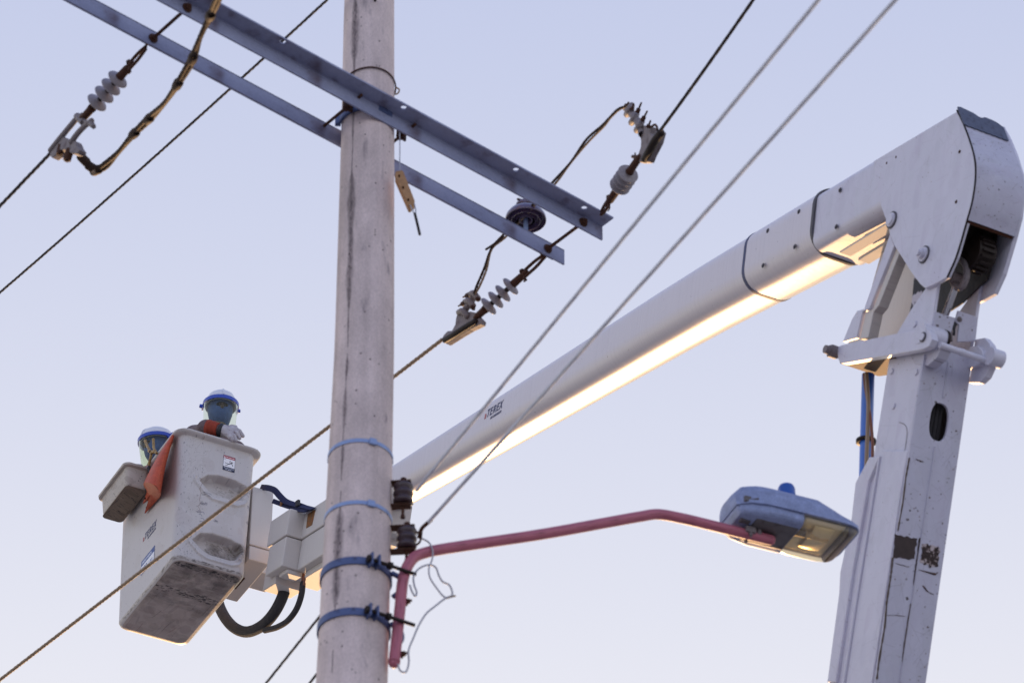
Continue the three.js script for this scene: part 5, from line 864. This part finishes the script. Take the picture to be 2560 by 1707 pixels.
{ // brass jumper clamp standing in the blanket
  const P = (x, y, d = -.075) => onX(d, 'N6', x, y);
  const t = thing('grip_clamp', 'worn yellow metal grip clamp with open jaws beside the orange blanket', 'hand tool', P(855, 620));
  const flat = (pts, w, th) => { const c = new THREE.CatmullRomCurve3(pts), ps = c.getPoints(24), r = ps.map((p, i) => { const tg = c.getTangent(i / 24), s = V().crossVectors(outw, tg).normalize(), ww = w * (1 + .22 * Math.sin(i * 1.3)); return rrect(ww * 2, th * 2, th * .7, 3).map(([a, b]) => off(p, s, a, outw, b)); }); return loft(r, { crease: .7 }); };
  part(t, 'jaw', flat([P(793, 228), P(815, 290), P(845, 345), P(875, 400)], .0085, .009), M.brassTool);
  part(t, 'jaw', flat([P(908, 208), P(912, 270), P(915, 330), P(940, 390), P(955, 410)], .0085, .009), M.brassTool);
  part(t, 'body', flat([P(850, 370), P(880, 395), P(905, 390), P(935, 380)], .011, .012), M.brassTool);
  part(t, 'handle', flat([P(880, 400), P(872, 460), P(850, 540), P(845, 600)], .0095, .009), M.brassTool);
  part(t, 'grip', flat([P(845, 600), P(850, 640), P(858, 680)], .012, .011), M.black);
  part(t, 'pivot', cyl(off(P(882, 392), outw, -.012), off(P(882, 392), outw, .016), .011, .010, 14), M.rusty);
}
{ // safety strap between bucket and boom tip
  const P = (x, y, d) => onN('N5', x, y, d), rib = (pts, w, th) => { const c = new THREE.CatmullRomCurve3(pts), n = 40; return loft(Array.from({ length: n + 1 }, (_, i) => { const p = c.getPoint(i / n), tg = c.getTangent(i / n), a = i / n * 1.6 + .3, s0 = V().crossVectors(tg, outw).normalize(), s = s0.multiplyScalar(Math.cos(a * .5)).addScaledVector(outw, Math.sin(a * .5)).normalize(), nn = V().crossVectors(tg, s).normalize(); return rrect(w, th, th * .4, 2).map(([x, y]) => off(p, s, x, nn, y)); }), { crease: .6 }); };
  const t = thing('safety_strap', 'navy webbing strap running from the bucket to the boom tip', 'strap', P(330, 130, .1));
  part(t, 'webbing', rib([P(150, 88, .1), P(240, 95, .1), P(325, 128, .1), P(385, 195, .09), P(450, 255, .08), P(540, 290, .07), P(640, 315, .06), P(790, 352, .05)], .046, .004), M.navy);
  part(t, 'webbing', rib([P(300, 255, .09), P(380, 285, .08), P(470, 320, .07), P(600, 358, .06), P(730, 385, .05)], .036, .004), M.navy);
  part(t, 'yellow_tag', box(P(403, 292, .085), bx, dnB, wd, .026, .036, .012), M.yellowPlate);
  part(t, 'buckle', box(P(607, 285, .075), bx, UP, wd, .048, .05, .02), M.black);
  part(t, 'stitched_pad', rib([P(560, 320, .065), P(650, 345, .06), P(745, 372, .055)], .075, .012), M.navy);
}

// ---------------------------------------------------------------- workers in the bucket
function sdfMesh(fn, C, half, res) { // surface of fn = 0 inside a cube
  const mc = new MarchingCubes(res, M.skin, false, false, 60000); mc.isolation = 0;
  const h = res / 2, p = V(); let i = 0;
  for (let z = 0; z < res; z++) for (let y = 0; y < res; y++) for (let x = 0; x < res; x++) { p.set((x - h) / h * half + C.x, (y - h) / h * half + C.y, (z - h) / h * half + C.z); mc.field[i++] = -fn(p); }
  mc.update();
  const n = mc.count, g = new THREE.BufferGeometry(); g.setAttribute('position', new THREE.BufferAttribute(mc.positionArray.slice(0, n * 3), 3));
  g.scale(half, half, half).translate(C.x, C.y, C.z);
  let m = mergeVertices(g, half / res * .02); m.computeVertexNormals();
  { // outward facing?
    const q = m.attributes.position, nn = m.attributes.normal; let s = 0; for (let k = 0; k < q.count; k += 7) { const a = V().fromBufferAttribute(q, k), b = V().fromBufferAttribute(nn, k); s += fn(a.clone().addScaledVector(b, half / res)) > fn(a) ? 1 : -1; }
    if (s < 0) { const id = m.index.array; for (let k = 0; k < id.length; k += 3) { const t = id[k + 1]; id[k + 1] = id[k + 2]; id[k + 2] = t; } m.computeVertexNormals(); }
  }
  return boxUV(m.toNonIndexed());
}
const cap = (a, b, ra, rb) => { const d = b.clone().sub(a), L2 = d.lengthSq(); return (p) => { const t = Math.max(0, Math.min(1, p.clone().sub(a).dot(d) / L2)); return p.distanceTo(off(a, d, t)) - (ra + (rb - ra) * t); }; };
const ell = (c, r) => (p) => { const q = V((p.x - c.x) / r.x, (p.y - c.y) / r.y, (p.z - c.z) / r.z), l = q.length(); return (l - 1) * Math.min(r.x, r.y, r.z); };
const smin = (a, b, k) => { const h = Math.max(0, k - Math.abs(a - b)) / k; return Math.min(a, b) - h * h * k * .25; };
const blend = (list, k) => (p) => { let d = 1e9; for (const f of list) d = smin(d, f(p), k); return d; };
function worker(label, head, turn, tilt, arm, hand, floor, lean) { // head centre; turn about the vertical; arm and hand in the place's coordinates
  const t = thing('person', label, 'person', V(head.x, floor, head.z), 'line workers in the bucket');
  const Hm = new THREE.Matrix4().makeTranslation(head.x, head.y, head.z).multiply(new THREE.Matrix4().makeRotationY(turn)).multiply(new THREE.Matrix4().makeRotationX(tilt));
  const Bm = new THREE.Matrix4().makeTranslation(head.x, head.y, head.z).multiply(new THREE.Matrix4().makeRotationY(turn)), inv = Bm.clone().invert();
  const w = (x, y, z) => V(x, y, z).applyMatrix4(Bm), lo = (p) => p.clone().applyMatrix4(inv), fl = floor - head.y;
  // body, clothed: one continuous surface
  const sR = V(-.175, -.235, -.03), sL = V(.135, -.30, -.06), A = arm.map(lo);
  const lv = V(lean, 0, 0).multiplyScalar(1), ld = wd.clone().multiplyScalar(lean).applyMatrix4(new THREE.Matrix4().makeRotationY(-turn)), J = (x, y, z) => V(x, y, z).addScaledVector(ld, Math.max(0, Math.min(1, (-.12 - y) / .45)));
  const hip = fl + .88, kn = fl + .48, an = fl + .09;
  const f = blend([ell(J(0, -.38, -.02), V(.175, .2, .125)), ell(J(0, -.62, -.01), V(.155, .22, .12)), cap(J(-.09, hip - .02, 0), J(-.1, kn, .02), .088, .06), cap(J(-.1, kn, .02), J(-.1, an, -.01), .058, .04), cap(J(.09, hip - .02, 0), J(.1, kn, .02), .088, .06), cap(J(.1, kn, .02), J(.1, an, -.01), .058, .04), cap(J(-.1, an - .04, -.04), J(-.1, an - .045, .10), .042, .04), cap(J(.1, an - .04, -.04), J(.1, an - .045, .10), .042, .04), ell(J(0, hip, 0), V(.16, .12, .115)), cap(sR, sL, .075, .075), cap(J(0, -.25, -.03), J(0, -.14, -.012), .075, .062), cap(sL, J(.19, -.5, .02), .062, .05), cap(J(.19, -.5, .02), J(.08, -.64, .12), .048, .038), cap(sR, A[0], .066, .054), cap(A[0], A[1], .052, .04)], .045);
  const c = (fl - .02) / 2; part(t, 'body', sdfMesh(f, V(0, -.77, 0), .98, 96).applyMatrix4(Bm), M.jacket);
  const body = t;
  // collar round the neck
  part(t, 'collar', lathe([[.066, -.15], [.088, -.16], [.094, -.20], [.12, -.235], [.10, -.25], [.07, -.22], [.066, -.15]], V(0, 0, 0), UP, 28).scale(1.05, 1, .95).translate(0, 0, -.02).applyMatrix4(Bm), M.jacket);
  // orange rubber sleeve over the forearm
  const s0 = lerp(arm[0], arm[1], .1), s1 = lerp(arm[0], arm[1], .98), sdv = s1.clone().sub(s0), sl = sdv.length();
  part(t, 'rubber_sleeve', lathe([[.04, 0], [.064, 0], [.063, sl * .3], [.058, sl * .35], [.06, sl * .6], [.054, sl * .66], [.053, sl], [.04, sl]], s0, sdv, 26), M.orangeCloth);
  // glove: palm, four fingers of different length, thumb from the side of the palm
  const [wr, kn0, kn1, tips, th] = hand, fs = [cap(wr, lerp(wr, lerp(kn0, kn1, .5), .45), .034, .036)];
  for (let i = 0; i < 4; i++) { const k = lerp(kn0, kn1, i / 3); fs.push(cap(lerp(wr, lerp(kn0, kn1, .5), .3), k, .026, .0185)); }
  const palm = blend(fs, .03), fingers = [];
  tips.forEach((fp, i) => { const k = lerp(kn0, kn1, i / 3); let pr = k; fp.forEach((q, j) => { fingers.push(cap(pr, q, 0.0178 - j * .0016, .0162 - j * .0016)); pr = q; }); });
  th.forEach((q, j) => { if (j) fingers.push(cap(th[j - 1], q, .018 - j * .002, .0158 - j * .002)); });
  const hf = (p) => { let d = 1e9; for (const q of fingers) d = smin(d, q(p), .004); return smin(d, palm(p), .012); };
  const all = [wr, kn0, kn1, ...tips.flat(), ...th], bb = new THREE.Box3().setFromPoints(all), cc = bb.getCenter(V()), hs = Math.max(...bb.getSize(V()).toArray()) / 2 + .045;
  part(t, 'glove', sdfMesh(hf, cc, hs, 80), M.glove);
  const cd2 = wr.clone().sub(arm[1]); const cdir = cd2.length() > .002 ? cd2.normalize() : sdv.clone().normalize();
  part(t, 'glove_cuff', lathe([[.036, -.012], [.049, -.014], [.051, .0], [.049, .016], [.036, .014]], wr, cdir, 24), M.black);
  // head
  const hdG = blend([ell(V(0, .02, -.015), V(.080, .105, .095)), ell(V(0, -.045, .02), V(.064, .075, .066)), cap(V(0, -.07, -.02), V(0, -.17, -.035), .052, .056)], .03);
  const face = (p) => { let d = hdG(p); d = smin(d, cap(V(0, .018, .078), V(0, -.022, .100), .009, .014)(p), .014); for (const s of [-1, 1]) { d = smin(d, ell(V(s * .082, -.012, -.012), V(.010, .03, .019))(p), .008); d = Math.max(d, -ell(V(s * .031, .008, .094), V(.017, .010, .014))(p)); d = smin(d, ell(V(s * .031, .006, .078), V(.013, .011, .012))(p), .004); } d = smin(d, ell(V(0, -.058, .082), V(.024, .0065, .009))(p), .006); d = smin(d, ell(V(0, -.068, .080), V(.02, .006, .009))(p), .006); return d; };
  const hm = part(t, 'head', sdfMesh(face, V(0, -.03, 0), .17, 72).applyMatrix4(Hm), M.skin);
  for (const s of [-1, 1]) part(hm, 'eye', new THREE.SphereGeometry(.0085, 12, 10).translate(s * .031, .006, .084).applyMatrix4(Hm), M.black);
  // added blue shell round the head for the visor's sky reflection, open at face
  const sky_reflection_shell = (p) => Math.max(Math.abs(hdG(p) - .010) - .004, -ell(V(0, .004, .10), V(.046, .022, .06))(p));
  part(t, 'sky_reflection_shell', sdfMesh(sky_reflection_shell, V(0, -.03, -.01), .18, 72).applyMatrix4(Hm), M.sky_reflection_shell);
  // helmet
  const hel = part(t, 'helmet', lathe([[.118, .028], [.122, .034], [.120, .05], [.114, .085], [.098, .118], [.070, .140], [.035, .150], [0, .152]], V(0, 0, 0), UP, 40).scale(.97, 1, 1.14).translate(0, .002, -.006).applyMatrix4(Hm), M.hat);
  part(hel, 'helmet_ridge', tube([V(0, .06, .138), V(0, .12, .105), V(0, .158, .0), V(0, .12, -.115)], .008, 24, 8).applyMatrix4(Hm), M.hat);
  const arcB = (r0, r1, y0, y1, a0, a1, fl0 = 1, fl1 = 1) => { const rr2 = []; for (let i = 0; i <= 40; i++) { const a = (a0 + (a1 - a0) * i / 40) * Math.PI / 180; rr2.push([[r0 * fl0, y0], [r1 * fl0, y0], [r1 * fl1, y1], [r0 * fl1, y1]].map(([r, y]) => V(r * Math.sin(a), y, r * 1.1 * Math.cos(a)))); } return loft(rr2, { crease: .6 }).applyMatrix4(Hm); };
  part(t, 'visor_bracket', arcB(.128, .134, .030, .058, -112, 112), M.hatBlue);
  part(t, 'visor', arcB(.1265, .128, -.205, .040, -104, 104, .90, 1), M.visor);
  for (const s of [-1, 1]) part(t, 'visor_knob', merge([cyl(V(s * .124, .045, -.045), V(s * .150, .05, -.05), .017, .014, 14), box(V(s * .128, .035, -.035), V(1, 0, 0), UP, V(0, 0, 1), .012, .035, .05)]).applyMatrix4(Hm), M.hatBlue);
  return t;
}
{
  const floorY = BL(0, .04, 0).y, fr = (k, x, y, b) => onB(b, k, x, y);
  const h1 = fr('A', 806, 190, .30), L1 = bl(h1);
  const wr = fr('A', 806, 296, -.005), k0 = fr('A', 886, 288, -.05), k1 = fr('A', 848, 320, -.06);
  worker('line worker at the near end of the bucket, gloved hand over the rim', h1, TH0 * 0 + .22, .10, [fr('A', 728, 283, .06), fr('A', 796, 293, .0)], [wr, k0, k1, [
    [fr('A', 910, 301, -.075), fr('A', 928, 326, -.075)], [fr('A', 898, 313, -.08), fr('A', 910, 338, -.08)], [fr('A', 880, 326, -.08), fr('A', 890, 349, -.08)], [fr('A', 860, 334, -.075), fr('A', 870, 347, -.075)]],
  [fr('A', 836, 284, -.02), fr('A', 868, 274, -.035), fr('A', 890, 276, -.045)]], floorY, -.11);
  const h2 = fr('A', 462, 388, .80), L2 = bl(h2);
  const W2 = (x, y, d) => onX(d, 'N6', x, y), tb = .62;
  const g0 = BL(-.05, 1.085, .60), gk0 = BL(-.125, 1.085, .555), gk1 = BL(-.125, 1.085, .63);
  worker('line worker at the far end of the bucket, face shield down beside the blanket', h2, -.95, .12, [BL(.02, 1.13, .66), BL(-.02, 1.10, .61)], [g0, gk0, gk1, [0, 1, 2, 3].map((i) => [BL(-.165 - .006 * (i % 3), 1.09, .555 + .025 * i), BL(-.20 + .004 * i, 1.075, .555 + .025 * i)]), [BL(-.07, 1.085, .57), BL(-.105, 1.08, .525), BL(-.13, 1.075, .52)]], floorY, .15);
}
renderer.render(scene, camera);
